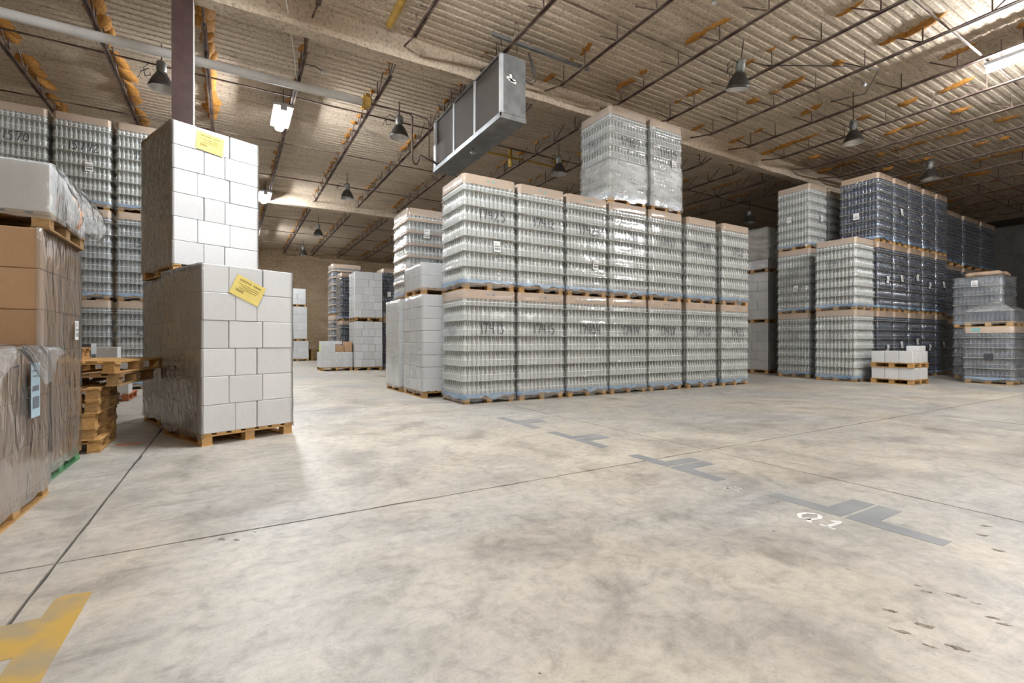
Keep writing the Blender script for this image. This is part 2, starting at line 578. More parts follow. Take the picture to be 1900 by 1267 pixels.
def strokes(text, h, adv=0.62, wob=0.04, seed=1):
    rr = random.Random(seed)
    res, x = [], 0.0
    for ch in text:
        if ch != ' ':
            for s in DIG[ch]:
                res.append([((x + (p[0] * 0.58 + rr.uniform(-wob, wob)) * h), (p[1] + rr.uniform(-wob, wob)) * h) for p in s])
        x += adv * h * (0.6 if ch == '1' else 1.0)
    return res, x


def ribbon(b, pts, half, place, mi=0):
    """flat pen stroke; place(u, v) -> point in space"""
    fine = []
    for i in range(len(pts) - 1):
        k = max(1, int(math.hypot(pts[i + 1][0] - pts[i][0], pts[i + 1][1] - pts[i][1]) / 0.035))
        for q in range(k):
            t = q / k
            fine.append((pts[i][0] + (pts[i + 1][0] - pts[i][0]) * t, pts[i][1] + (pts[i + 1][1] - pts[i][1]) * t))
    fine.append(pts[-1])
    vs = []
    for i, p in enumerate(fine):
        a, c = fine[max(i - 1, 0)], fine[min(i + 1, len(fine) - 1)]
        dx, dy = c[0] - a[0], c[1] - a[1]
        l = math.hypot(dx, dy) or 1
        nx, ny = -dy / l * half, dx / l * half
        vs += [place(p[0] + nx, p[1] + ny), place(p[0] - nx, p[1] - ny)]
    b.add(vs, [(2 * i, 2 * i + 1, 2 * i + 3, 2 * i + 2) for i in range(len(fine) - 1)], mi)


# ------------------------------------------------------------------ glass loads
LH = 0.272


def bottle_layer_mesh(m, h=0.262):
    """one tier of bottles, 12 by 11, on a 1.0 x 1.0 footprint"""
    prof = [(0.036, 0.0), (0.0405, 0.012), (0.0405, 0.112), (0.034, 0.142), (0.0165, 0.185), (0.0135, 0.250), (0.0165, h)]
    b = MB()
    for i in range(12):
        for j in range(11):
            b.lathe(prof, 8, ((i + 0.5) / 12 - 0.5, (j + 0.5) / 11 - 0.5, 0))
    return b.mesh('bottle_layer', m, True)


PROF = [(0.0, .034), (0.10, .006), (0.32, .0), (0.5, .010), (0.75, .017), (0.93, .022), (1.0, .034)]


def film_rows(L, cap, hem=0.05, z_extra=0.0):
    base = PH + 0.012
    rows = [(hem, .034), (hem + .05, .034), (base + 0.03, .032)]
    for i in range(L):
        z0 = base + i * LH
        for t, o in reversed(PROF):
            z = z0 + (1 - t) * LH
            if i == 0 and z < base + 0.06:
                continue
            rows.append((z, 0.008 + o))
    zt = base + L * LH
    if cap:
        rows += [(zt + 0.02, .012), (zt + 0.09, .012), (zt + 0.118, .016), (zt + 0.27, .014), (zt + 0.281, 0.0), (zt + 0.282, -.05)]
    else:
        rows += [(zt + 0.01, .0), (zt + 0.02, -.06)]
    return rows


def off_at(rows, z):
    rs = sorted(rows)
    for (a, oa), (c, oc) in zip(rs, rs[1:]):
        if a <= z <= c:
            return oa + (oc - oa) * ((z - a) / max(1e-6, c - a))
    return rs[-1][1]


def paper(parent, w, h, place, m='paper', name='paper_label', ink='ink', lines=True, tilt=0.0):
    """printed sheet stuck on a surface: place(u, v, lift) -> point"""
    ct, st = math.cos(tilt), math.sin(tilt)

    def pl(u, v, l):
        return place(u * ct - v * st, u * st + v * ct, l)
    b = MB()
    n = 4
    vs = [pl((i / n - .5) * w, (j / n - .5) * h, l) for l in (0.001, 0.004) for j in range(n + 1) for i in range(n + 1)]
    k = (n + 1) ** 2
    fs = [(k + j * (n + 1) + i, k + j * (n + 1) + i + 1, k + (j + 1) * (n + 1) + i + 1, k + (j + 1) * (n + 1) + i) for j in range(n) for i in range(n)]
    fs += [tuple(reversed([a - k for a in f])) for f in fs]
    b.add(vs, fs)
    o = ob(name, b.mesh(name, m), parent)
    if lines:
        q = MB()

        def bar(u0, u1, v0, v1):
            q.add([pl(u0 * w, v0 * h, .006), pl(u1 * w, v0 * h, .006), pl(u1 * w, v1 * h, .006), pl(u0 * w, v1 * h, .006)], [(0, 1, 2, 3)])
        if lines == 'sheet':
            for i in range(11):
                if i != 6:
                    bar(-.36 + i * .066, -.36 + i * .066 + .045, .28, .36)
            for j, (a, c) in enumerate(((-.36, .34), (-.26, .34), (-.3, .3))):
                bar(a, c, .13 - j * .1, .155 - j * .1)
            for i in range(9):
                bar(-.36 + i * .03, -.36 + i * .03 + .018, -.26, -.13)
        else:
            for i in range(9):
                bar(-.36 + i * .085, -.36 + i * .085 + (.05 if i % 3 else .03), -.34, -.12)
            for i in range(7):
                bar(-.36 + i * .105, -.36 + i * .105 + .07, -.02, .08)
            bar(-.36, .2, .24, .27)
            bar(-.36, .05, .34, .37)
        ob('print', q.mesh('print', ink), o)
    return o


def glass_load(label, x, y, z, w=1.06, d=1.0, rz=0.0, glass='glass_clear', film='film', number=None, sheet=None, L=6, cap=True,
               detail=1, group=None, seed=0, side_number=None, wrap=None, logo=False, trays=False, sheet_left=None, hs=1.0, nz=None, pm='wood', patch=False):
    """a pallet of bottles in tiers under a board cap and plastic film; x, y = centre of the base"""
    t = thing('bottle_pallet', label, 'bottle pallet', (x, y, z), rz, group)
    if hs != 1.0:
        t.scale = (1, 1, hs)
    add_pallet(t, w - 0.03, d - 0.02, pm, detail)
    base = PH + 0.012
    lm = cached(('layer', glass), lambda: bottle_layer_mesh(glass))
    sm = cached(('sheet',), lambda: MB().box(-.515, .515, -.515, .515, -0.006, 0.0).mesh('tier_sheet', 'tier_sheet'))
    tm = cached(('tray',), lambda: MB().box(-.515, .515, -.515, .515, -0.006, 0.045).mesh('tier_tray', 'cap_board'))
    for i in range(L + (1 if cap else 0)):
        ob('bottle_layer', lm, t, (0, 0, base + i * LH), 0, (w, d, 1.0), kind='stuff')
        if i:
            if trays:
                ob('tier_tray', tm, t, (0, 0, base + i * LH), 0, (w, d, 1))
            else:
                ob('tier_sheet', sm, t, (0, 0, base + i * LH), 0, (w, d, 1))
    zt = base + L * LH
    if cap:
        def capm():
            b = MB()
            c = 0.05
            x_, y_ = w / 2 + .008, d / 2 + .008
            poly = [(-x_ + c, -y_), (x_ - c, -y_), (x_, -y_ + c), (x_, y_ - c), (x_ - c, y_), (-x_ + c, y_), (-x_, y_ - c), (-x_, -y_ + c)]
            b.prism(poly, 0, 0.165)
            return b.mesh('top_cap', 'cap_board')
        c = ob('top_cap', cached(('cap', round(w, 2), round(d, 2)), capm), t, (0, 0, zt + 0.115))
        if logo:
            q = MB()
            yy = -(d / 2 + .0105)
            q.add([(w * .06 - .022, yy, .06), (w * .06 + .022, yy, .06), (w * .06 + .028, yy, .085), (w * .06, yy, .115), (w * .06 - .028, yy, .085)], [(0, 1, 2, 3, 4)])
            q.add([(-w * .08, yy, .07), (-w * .01, yy, .07), (-w * .01, yy, .092), (-w * .08, yy, .092)], [(0, 1, 2, 3)])
            ob('cap_print', q.mesh('cap_print', 'logo_teal' if logo == 2 else 'ink_faint'), c)
    rows = film_rows(L, cap)
    ob('film', cached(('film', round(w, 2), round(d, 2), L, cap, film, seed % 3), lambda: shell(w, d, rows, film, 3.1 * (seed % 3) + 1.7, 0.006, 0.05, 14, hem=.05)), t)
    # blue bottom sheet folded round the lowest tier
    brow = [(0.115, .028), (0.135, .026), (0.165, .022), (0.178, .018)]
    ob('blue_base_sheet', cached(('blue', round(w, 2), round(d, 2), seed % 3), lambda: shell(w, d, brow, 'blue_plastic', seed * 1.3 + 5, .006, .045, 16, 'blue_base_sheet', hem=.06)), t)
    # pale strapping band round every tier
    def bands():
        b = MB()
        per = rrect(w, d, .045, 2)
        for i in range(L):
            zz = base + i * LH + 0.105
            o = 0.021
            k = len(per)
            b.add([(px + nx * o, py + ny * o, zz + dz) for dz in (-.0035, .0035) for (px, py, nx, ny) in per], [(i2, (i2 + 1) % k, k + (i2 + 1) % k, k + i2) for i2 in range(k)])
        if cap:
            zz = zt + .06
            for dz0 in (0.0,):
                k = len(per)
                b.add([(px + nx * .022, py + ny * .022, zz + dz) for dz in (-.005, .005) for (px, py, nx, ny) in per], [(i2, (i2 + 1) % k, k + (i2 + 1) % k, k + i2) for i2 in range(k)])
        return b.mesh('strap_bands', 'strap_dim' if glass == 'glass_dark' else 'strap_white')
    ob('strap_bands', cached(('bands', round(w, 2), round(d, 2), L, cap, glass == 'glass_dark'), bands), t)

    def front(u, v, lift=0.0):
        return (u, -(d / 2 + off_at(rows, v) + .013 + lift), v)

    def left(u, v, lift=0.0):
        return (-(w / 2 + off_at(rows, v) + .013 + lift), -u, v)
    if number:
        b = MB()
        ss, ln = strokes(number, 0.19, 0.66, 0.05, seed + 7)
        zz = nz or (base + (L - 2) * LH + 0.035)
        for s in ss:
            ribbon(b, [(p[0] - ln / 2 + .03, p[1] + zz) for p in s], 0.0085, lambda u, v: front(u, v))
        ob('marker_number', b.mesh('marker_number', 'ink'), t)
    if side_number:
        b = MB()
        ss, ln = strokes(side_number, 0.19, 0.66, 0.05, seed + 9)
        zz = nz or (base + (L - 2) * LH + 0.035)
        for s in ss:
            ribbon(b, [(p[0] - ln / 2 + .03, p[1] + zz) for p in s], 0.0085, lambda u, v: left(u, v))
        ob('marker_number', b.mesh('marker_number', 'ink_faint'), t)
    if sheet:
        paper(t, .14, .20, lambda u, v, l: front(sheet[0] + u, sheet[1] + v, l + .006))
    if sheet_left:
        paper(t, .15, .20, lambda u, v, l: left(sheet_left[0] + u, sheet_left[1] + v, l + .006))
    if wrap:
        wr = [(0.07, .062), (0.14, .05), (0.2, .045)] + [(0.25 + i * .06, .046 - .0004 * i) for i in range(int((wrap - .25) / .06))]
        ob('stretch_wrap', shell(w, d, wr, 'film_heavy', seed * 2.2 + 3, .018, .06, 18, 'stretch_wrap', hem=.07, fr=5.0), t)
    if patch:
        b = MB()
        vs = [front(u, v, .012) for v in (.62, .70, .78) for u in (-.12, 0, .12)]
        b.add(vs, [(0, 1, 4, 3), (1, 2, 5, 4), (3, 4, 7, 6), (4, 5, 8, 7)])
        ob('dark_label', b.mesh('dark_label', 'ink'), t)
    return t


TIER = PH + 0.012 + 6 * LH + 0.28             # height of one full bottle pallet


# ------------------------------------------------------------------ carton loads
def carton_load(label, x, y, z, w, d, nl, lh, rz=0.0, m='carton_white', film='film_clear', fx=((0, .34, .58, 1), (0, .27, .64, 1)), fy=((0, .34, .67, 1), (0, .5, 1)),
                pallet='wood', detail=2, group=None, seed=0, jit=.004, film_top=None, cat='carton pallet', bulge=0.0, over=0.0, name='carton_pallet', skip_front=False):
    t = thing(name, label, cat, (x, y, z), rz, group)
    z0 = 0.0
    if pallet:
        add_pallet(t, w - over, d - over, pallet, detail)
        z0 = PH
    rr = random.Random(seed + 40)
    for k in range(nl):
        ys = fy[k % len(fy)]
        for j in range(len(ys) - 1):
            xs = fx[(k + (j if len(fy) > 1 else 0)) % len(fx)] if j else fx[k % len(fx)]
            for i in range(len(xs) - 1):
                if 0 < j < len(ys) - 2 and 0 < i < len(xs) - 2 and k < nl - 1:
                    continue
                cw, cd = (xs[i + 1] - xs[i]) * w - .005, (ys[j + 1] - ys[j]) * d - .003
                ob('carton', carton_mesh(cw, cd, lh - .003, m), t,
                   (((xs[i] + xs[i + 1]) / 2 - .5) * w + rr.uniform(-jit, jit), ((ys[j] + ys[j + 1]) / 2 - .5) * d + rr.uniform(-jit, jit), z0 + k * lh))
    H = z0 + nl * lh
    if film:
        n = max(6, int(nl * lh / .09))
        ft = film_top or H
        rows = [(z0 - (.05 if pallet else 0), .018)] + [(z0 + .02 + (ft - z0 - .02) * i / n, .014 + bulge * math.sin(math.pi * i / n)) for i in range(n + 1)]
        if not film_top:
            rows += [(H + .001, -.01), (H + .002, -.08)]
        ob('film', shell(w, d, rows, film, seed * 1.9 + 2, .007, .02, 12, hem=.03, skip_front=skip_front), t)
    return t


def face_front(w, d, lift0=.006):
    return lambda cu, cv: (lambda u, v, l: (cu + u, -(d / 2 + lift0 + l), cv + v))


def loose_carton(label, x, y, z, w, d, h, m='carton_white', rz=0.0, group=None):
    t = ob('carton', carton_mesh(w, d, h, m), None, (x, y, z), rz, None, label, 'carton', group)
    ob('tape', cached(('tape', round(d, 2), round(h, 3)), lambda: MB().box(-.025, .025, -d / 2 - .001, d / 2 + .001, h - .05, h + .001).mesh('tape', 'strap_white' if m != 'carton_brown' else 'cap_board')), t)
    return t


# ================================================================== the setting
X0, X1, Y0, Y1, ZC = -12.0, 33.0, -7.0, 34.6, 7.12


def build_floor():
    f = ob('floor', MB().box(X0, X1, Y0, Y1, -0.2, -0.012).mesh('floor', 'joint_dark'), kind='structure')
    jx = [X0] + [-0.76 + 5 * k for k in range(-2, 7)] + [X1]
    jy = [Y0] + [3.25 + 5.05 * k for k in range(-2, 7) if Y0 < 3.25 + 5.05 * k < Y1] + [Y1]
    g = 0.005
    rr = random.Random(3)
    for i in range(len(jx) - 1):
        for j in range(len(jy) - 1):
            b = MB()
            # slab outline with slightly ragged edges
            a0, a1, c0, c1 = jx[i] + g, jx[i + 1] - g, jy[j] + g, jy[j + 1] - g
            n = 26
            poly = []
            for (p, q) in (((a0, c0), (a1, c0)), ((a1, c0), (a1, c1)), ((a1, c1), (a0, c1)), ((a0, c1), (a0, c0))):
                for k in range(n):
                    t = k / n
                    e = 0 if k == 0 else rr.uniform(0, .006) * (3 if rr.random() < .06 else 1)
                    px, py = p[0] + (q[0] - p[0]) * t, p[1] + (q[1] - p[1]) * t
                    if p[1] == q[1]:
                        py += e if p[1] == c0 else -e
                    else:
                        px += e if p[0] == a0 else -e
                    poly.append((px, py))
            b.prism(poly, -0.1, 0.0)
            ob('floor_slab', b.mesh('floor_slab', 'floor'), f)
    # grey taped corner marks in a line
    for k, (yc, worn) in enumerate(((1.57, 0), (2.985, 0), (4.38, 1), (5.68, 1))):
        for s in (1, -1):
            q = MB()
            a = 0.012
            poly = [(3.365, a), (3.815, a), (3.815, .145), (3.492, .15), (3.482, .50), (3.36, .50)]
            pl = [(px, yc + s * py) for px, py in poly]
            if s < 0:
                pl.reverse()
            q.prism(list(reversed(pl)), 0.0, 0.0015)
            ob('corner_mark', q.mesh('corner_mark', 'tape_grey'), f, label='grey taped corner mark on the concrete')
    q = MB()
    for s, w_ in ((strokes('QI', .17, .74, 0.0, 4)[0], .011),):
        for st in s:
            ribbon(q, st, w_, lambda u, v: (3.105 + v, 1.745 - u * 1.25, .002))
    ob('painted_letters', q.mesh('painted_letters', 'paint_white'), f, label='white painted Q1 beside the nearest grey corner mark')
    for (mx, my) in ((3.23, 2.37), (3.2, 3.72), (3.16, 5.07)):
        q = MB()
        for st in strokes('1', .13, .7, .12, int(my * 10))[0] + [[(0.02, .03), (.11, .07), (.15, .02)], [(.03, .1), (.12, .11)]]:
            ribbon(q, st, .008, lambda u, v: (mx + v, my - u, .002))
        ob('worn_mark', q.mesh('worn_mark', 'paint_worn'), f, label='worn white painted mark')
    q = MB()
    yl = [(-.54, 2.14), (-.534, 2.80), (-.625, 2.822), (-.66, 2.80), (-.663, 2.64), (-1.02, 2.64), (-1.02, 2.36), (-.665, 2.355), (-.67, 2.12), (-.6, 2.10)]
    q.prism(yl, 0.0, 0.0015)
    ob('yellow_mark', q.mesh('yellow_mark', 'paint_yellow'), f, label='worn yellow painted T mark on the concrete')
    # chipped pits in the slab
    pits = [(2.76, .835, .06), (2.75, .768, .035), (2.366, .925, .045), (2.229, .843, .05), (2.362, .802, .055), (2.217, .741, .04), (2.29, .693, .06),
            (2.663, .694, .04), (2.642, .653, .04), (2.722, .952, .03), (2.685, .912, .03), (3.75, 1.02, .06), (3.95, 1.06, .05), (3.55, .9, .05), (-.047, 3.181, .05), (.03, 3.12, .04),
            (.12, 3.2, .03), (2.77, 1.66, .022), (2.62, 1.2, .02), (3.3, 1.95, .018), (4.1, 3.9, .02), (.1, 1.4, .012), (.35, 1.5, .014), (.9, 1.35, .012)]
    for i, (px, py, s) in enumerate(pits):
        n = 11
        q = MB()
        poly = []
        for k in range(n):
            a = 2 * math.pi * k / n
            r_ = s * (0.2 + 0.55 * rr.random())
            u, v = r_ * math.cos(a), r_ * math.sin(a) * .45
            poly.append((px + u * .45 + v * .9, py - u * .9 + v * .45))
        q.prism(poly, 0.0, 0.0012)
        ob('chipped_pit', q.mesh('chipped_pit', 'pit'), f)
    return f


def build_shell():
    b = MB()
    # ribbed roof deck under sprayed foam
    n = 0
    y = Y0
    prof = []
    while y < Y1:
        prof += [(y, ZC), (y + .085, ZC), (y + .105, ZC + .014), (y + .165, ZC + .014)]
        y += .185
    xs = [X0 + (X1 - X0) * i / 30 for i in range(31)]
    vs = [(x, yy, zz + .02 * noise.noise((x * .4, yy * .4, 0))) for x in xs for yy, zz in prof]
    k = len(prof)
    fs = [(i * k + j, i * k + j + 1, (i + 1) * k + j + 1, (i + 1) * k + j) for i in range(30) for j in range(k - 1)]
    b.add(vs, fs)
    b.box(X0 - .2, X1 + .2, Y0 - .2, Y1 + .2, ZC + .08, ZC + .25)
    ob('ceiling', b.mesh('ceiling', 'foam'), kind='structure')
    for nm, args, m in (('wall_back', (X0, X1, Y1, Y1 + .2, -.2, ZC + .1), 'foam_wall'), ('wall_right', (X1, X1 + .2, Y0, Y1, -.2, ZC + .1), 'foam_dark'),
                        ('wall_left', (X0 - .2, X0, Y0, Y1, -.2, ZC + .1), 'foam_wall'), ('wall_front', (X0, X1, Y0 - .2, Y0, -.2, ZC + .1), 'foam_wall')):
        ob(nm, MB().box(*args).mesh(nm, m), kind='structure')


def build_beam(y, label, zb=6.67):
    b = MB()
    xs = [X0 + .05 + (X1 - X0 - .1) * i / 150 for i in range(151)]
    ring = [(-.15, ZC + .03), (-.14, zb + .06), (-.13, zb), (.13, zb), (.14, zb + .06), (.15, ZC + .03)]
    vs = [(x, y + ry + .02 * noise.noise((x * 1.3, ry * 9, rz_)), rz_ + .02 * noise.noise((x * 1.7 + 9, ry * 7, rz_)) * (rz_ < ZC)) for x in xs for ry, rz_ in ring]
    b.add(vs, [(i * 6 + j, (i + 1) * 6 + j, (i + 1) * 6 + j + 1, i * 6 + j + 1) for i in range(150) for j in range(5)])
    ob('roof_beam', b.mesh('roof_beam', 'foam'), label=label, cat='beam')


def blob(seed):
    b = MB()
    n, rings = 10, 4
    vs = [(0, 0, -1.0 + .2 * noise.noise((seed, 0, 0)))]
    for j in range(1, rings + 1):
        a = j / rings
        for k in range(n):
            an = 2 * math.pi * k / n
            r_ = math.sin(a * math.pi / 2) * (1 + .45 * noise.noise((math.cos(an) * 1.4 + seed, math.sin(an) * 1.4, a)))
            vs.append((r_ * math.cos(an), r_ * math.sin(an), -math.cos(a * math.pi / 2) * (1 + .3 * noise.noise((an, a, seed)))))
    fs = [(0, 1 + (k + 1) % n, 1 + k) for k in range(n)]
    for j in range(rings - 1):
        fs += [(1 + j * n + k, 1 + j * n + (k + 1) % n, 1 + (j + 1) * n + (k + 1) % n, 1 + (j + 1) * n + k) for k in range(n)]
    return b.add(vs, fs)


ZJ = 6.75                                       # underside of the joists
BLOBS = [blob(s * 3.7 + 1).mesh('foam_patch', 'foam_orange', True) for s in range(5)]


def joist(x, ya, yb, label, group, seed, fine=True, orange=.6, big=1.0, m='steel'):
    """open-web joist between two beams: double-angle bottom chord, upright and sloping web bars, foam over the top ends"""
    rr = random.Random(seed)
    t = thing('roof_joist', label, 'joist', (x, 0, ZJ), 0, group)
    y0, y1 = ya + .75, yb - .75
    n = max(6, int(round((y1 - y0) / .95)))
    st = (y1 - y0) / n
    mid = (ya + yb) / 2
    hz = ZC - ZJ + .02
    ch = MB()
    for s in (-1, 1):
        ch.box(s * .008, s * .045, y0, y1, 0, .006) if s > 0 else ch.box(-.045, -.008, y0, y1, 0, .006)
        ch.box(.008, .014, y0, y1, 0, .04) if s > 0 else ch.box(-.014, -.008, y0, y1, 0, .04)
    ob('bottom_chord', cached(('chord', ya, yb, m), lambda: ch.mesh('bottom_chord', m)), t)
    up = lambda: MB().tube([(0, 0, .02), (0, 0, hz)], .013, 6).mesh('web_bar', m)
    dg = lambda: MB().tube([(0, 0, .02), (0, st * .52, hz)], .013, 6).mesh('web_bar', m)
    dgm = lambda: MB().tube([(0, 0, .02), (0, -st * .52, hz)], .013, 6).mesh('web_bar', m)
    en = lambda: MB().tube([(0, 0, .02), (0, .62, .16)], .018, 6).mesh('end_bar', m)
    enm = lambda: MB().tube([(0, 0, .02), (0, -.62, .16)], .018, 6).mesh('end_bar', m)
    ob('end_bar', cached(('en', m), en), t, (0, y1, 0))
    ob('end_bar', cached(('enm', m), enm), t, (0, y0, 0))
    allm, foam = MB(), MB()
    for k in range(n + 1):
        y = y0 + .12 + (st * k if k < n else st * n - .24)
        s = 1 if y > mid else -1
        if fine:
            ob('web_bar', cached(('up', m), up), t, (0, y, 0))
            ob('web_bar', cached(('dg', s, round(st, 2), m), dg if s > 0 else dgm), t, (0, y, 0))
        else:
            allm.tube([(0, y, .02), (0, y, hz)], .013, 5)
            allm.tube([(0, y, .02), (0, y + s * st * .52, hz)], .013, 5)
        for yy in (y, y + s * st * .52):
            if rr.random() < orange:
                sc = (rr.uniform(.06, .14) * big, rr.uniform(.10, .36) * big, rr.uniform(.03, .09) * big)
                if fine:
                    ob('foam_patch', BLOBS[rr.randrange(5)], t, (rr.uniform(-.02, .05), yy, ZC - ZJ + .02), rr.uniform(-.3, .3), sc)
                else:
                    bb = blob(rr.uniform(0, 9))
                    foam.add([(p[0] * sc[0], yy + p[1] * sc[1], hz + p[2] * sc[2]) for p in bb.v], bb.f)
    if not fine:
        ob('web_bars', allm.mesh('web_bars', m), t, kind='stuff')
        ob('foam_patches', foam.mesh('foam_patches', 'foam_orange', True), t, kind='stuff')


ORD = ['first', 'second', 'third', 'fourth', 'fifth', 'sixth', 'seventh', 'eighth', 'ninth', 'tenth', 'eleventh', 'twelfth', 'thirteenth', 'fourteenth', 'fifteenth', 'sixteenth', 'seventeenth', 'eighteenth']
B1, B2 = 9.33, 21.4


def build_roof():
    build_beam(B1, 'foam-covered roof beam carried by the brown column, nearer of two')
    build_beam(B2, 'foam-covered roof beam farther back, behind the strip lights')
    build_beam(-2.75, 'foam-covered roof beam overhead behind the viewpoint')
    gx = lambda k: 6.27 + 1.67 * k
    ks = [k for k in range(-3, 15)]
    for i, k in enumerate(ks):
        joist(gx(k), -2.75, B1, 'rusty open-web roof joist of the near bay, %s from the left' % ORD[i], 'near bay joists', 100 + k, True, .62 if k > 1 else .45, 1.15 if k > 2 else .8)
    ks = [k for k in range(-8, 8)]
    for i, k in enumerate(ks):
        joist(gx(k), B1, B2, 'rusty open-web roof joist of the middle bay, %s from the left' % ORD[i], 'middle bay joists', 200 + k, True, .85 if k < -3 else .7, 1.5 if k < -3 else .8)
    ks = [k for k in range(-5, 6)]
    for i, k in enumerate(ks):
        joist(gx(k), B2, Y1, 'open-web roof joist of the far bay, %s from the left' % ORD[i], 'far bay joists', 300 + k, False, .8, .9)
    # bridging rods that tie the joists, running along the beams
    for y, lab, m in ((.6, 'nearest bridging rod above the open floor', 'steel_pale'), (3.5, 'pale bridging rod crossing the near bay joists below the strip light', 'steel_pale'), (6.45, 'bridging rod crossing the near bay beside the cooling unit', 'steel_pale'),
                      (12.2, 'bridging rod just behind the white pipe', 'steel'), (15.2, 'middle bridging rod of the middle bay', 'steel'), (18.3, 'bridging rod in front of the far roof beam', 'steel'),
                      (24.4, 'first bridging rod behind the far roof beam', 'steel'), (27.4, 'second bridging rod behind the far roof beam', 'steel'), (30.5, 'bridging rod nearest the rear wall', 'steel')):
        ob('bridging_rod', MB().box(X0 + .1, X1 - .1, y - .014, y + .014, ZJ + .042, ZJ + .068).mesh('bridging_rod', m), label=lab, cat='rod')
    # yellow foam ridge in the near bay and a foamed pipe beyond
    b = MB()
    n = 16
    vs = []
    for i in range(n + 1):
        y = 5.2 + (9.05 - 5.2) * i / n
        for a in range(7):
            an = math.pi * a / 6
            r_ = .075 * (1 + .5 * noise.noise((y * 3, a * .7, 2)))
            vs.append((2.6 + math.cos(an) * r_, y, ZC + .03 - math.sin(an) * r_ * 1.2))
    b.add(vs, [(i * 7 + a, i * 7 + a + 1, (i + 1) * 7 + a + 1, (i + 1) * 7 + a) for i in range(n) for a in range(6)])
    ob('foam_ridge', b.mesh('foam_ridge', 'foam_yellow', True), label='yellow foam ridge on the ceiling at the top of the view', cat='foam')
    t = thing('foamed_pipe', 'yellow foam-coated pipe under the roof behind the cooling unit', 'pipe', (0, 12.9, 6.85))
    ob('pipe_run', MB().tube([(x, .02 * noise.noise((x * 3, 1, 1)), .03 * noise.noise((x * 2, 0, 0))) for x in [6.6 + .2 * i for i in range(15)]], .035, 8).mesh('pipe_run', 'foam_yellow', True), t)
    for x in (7.5, 9.2):
        ob('hanger', MB().tube([(x, 0, -.3), (x, 0, .25)], .06, 8).mesh('hanger', 'foam_yellow', True), t)


def build_column():
    t = thing('steel_column', 'dark brown steel column rising behind the white carton tower', 'column', (-.66, B1, 0))
    ob('shaft', MB().box(-.142, .142, -.13, .13, .02, 6.67).mesh('shaft', 'column_paint'), t)
    ob('base_plate', MB().box(-.22, .22, -.22, .22, 0, .02).mesh('base_plate', 'column_paint'), t)
    b = MB().box(.1425, .148, -.13, .13, .3, 6.6)  # white sheet paints in the light on the column's side face
    ob('lit_edge', b.mesh('lit_edge', 'paint_white'), t, label='pale strip standing in for lamp light on the column side')


def build_lamps():
    shade = MB().lathe([(.06, .26), (.085, .25), (.12, .2), (.16, .12), (.19, .04), (.2, 0), (.196, 0), (.17, .06), (.12, .17), (.07, .235), (0.0, .24)], 20)
    sm = shade.mesh('shade', ['lamp_metal', 'lamp_inner'], True)
    sm.polygons.foreach_set('material_index', [0] * 100 + [1] * 100)
    bm = MB().lathe([(0, .47), (.05, .47), (.075, .45), (.075, .31), (.055, .29), (.05, .26), (0, .26)], 14).mesh('ballast', 'ballast', True)
    hm = MB().tube([(0, 0, .46), (0, 0, .765)], .012, 6).mesh('stem', 'steel')
    cm = MB().tube([(-.07, 0, .4), (-.2, .02, .44), (-.3, .03, .36), (-.27, .03, .22), (-.18, .02, .24), (-.2, 0, .34), (-.32, 0, .28), (-.36, 0, .18)], .008, 6).mesh('cable', 'cable', True)
    bk = MB()
    for a in (0, 2.1, 4.2):
        bk.tube([(.05 * math.cos(a), .05 * math.sin(a), .3), (.085 * math.cos(a), .085 * math.sin(a), .25), (.1 * math.cos(a), .1 * math.sin(a), .22)], .007, 5)
    bk = bk.mesh('bracket', 'cable')
    L = [(-1.2, 11.9, 'unlit bell lamp left of the brown column'), (3.63, 11.75, 'unlit bell lamp between the white pipe end and the cooling unit'), (3.58, 17.7, 'unlit bell lamp in front of the far roof beam'),
         (3.63, 24.6, 'unlit bell lamp just behind the far roof beam'), (3.7, 30.7, 'unlit bell lamp nearest the rear wall'), (8.6, 11.85, 'unlit bell lamp right of the cooling unit, above the bottle row'),
         (8.9, 6.1, 'large unlit bell lamp nearest the viewer, right of the cooling unit'), (13.75, 6.17, 'unlit bell lamp above the right-hand bottle stacks'), (18.9, 6.33, 'dim unlit bell lamp over the dark bottle stacks'),
         (19.2, 12.6, 'unlit bell lamp in the dark behind the end of the bottle row'), (8.6, 17.7, 'unlit bell lamp in the middle bay, hidden low behind the bottle row'), (-1.2, 17.7, 'unlit bell lamp over the far left bottle stacks')]
    for x, y, lab in L:
        t = thing('bell_lamp', lab, 'lamp', (x, y, 6.2), 0.4 * math.sin(x + y), 'unlit bell lamps')
        t.scale = (1.18, 1.18, 1.18)
        s = ob('shade', sm, t)
        if (x, y) == (8.9, 6.1):
            t.rotation_euler = (math.radians(14), math.radians(-8), 0)
            t.location.z += .05
        ob('ballast', bm, t)
        ob('stem', hm, t)
        ob('cable', cm, t)
        ob('bracket', bk, t)
    hm2 = MB().box(-.11, .11, -1.22, 1.22, .10, .17).box(-.04, .04, -1.22, -1.2, 0, .12).box(-.04, .04, 1.2, 1.22, 0, .12).mesh('housing', 'galv_light')
    dm2 = MB().tube([(0, -1.2, .04), (0, 1.2, .04)], .05, 10).mesh('tube_light', 'led')
    ch = MB()
    for y in (-1, 1):
        ch.tube([(0, y, .17), (0, y, .56)], .005, 5)
    ch = ch.mesh('hanger', 'cable')
    dm3 = dm2.copy()
    dm3.materials[0] = M['led_far']
    dm4 = dm2.copy()
    dm4.materials[0] = M['led_rear']
    for x, y, lab in LEDS:
        t = thing('strip_light', lab, 'strip light', (x, y, 6.56), 0, 'strip lights')
        if x < 2 and y > 0:
            t.scale = (1.9, .52, 1)
        ob('housing', hm2, t)
        ob('tube_light', dm4 if y < 0 else dm3, t)
        ob('hanger', ch, t)


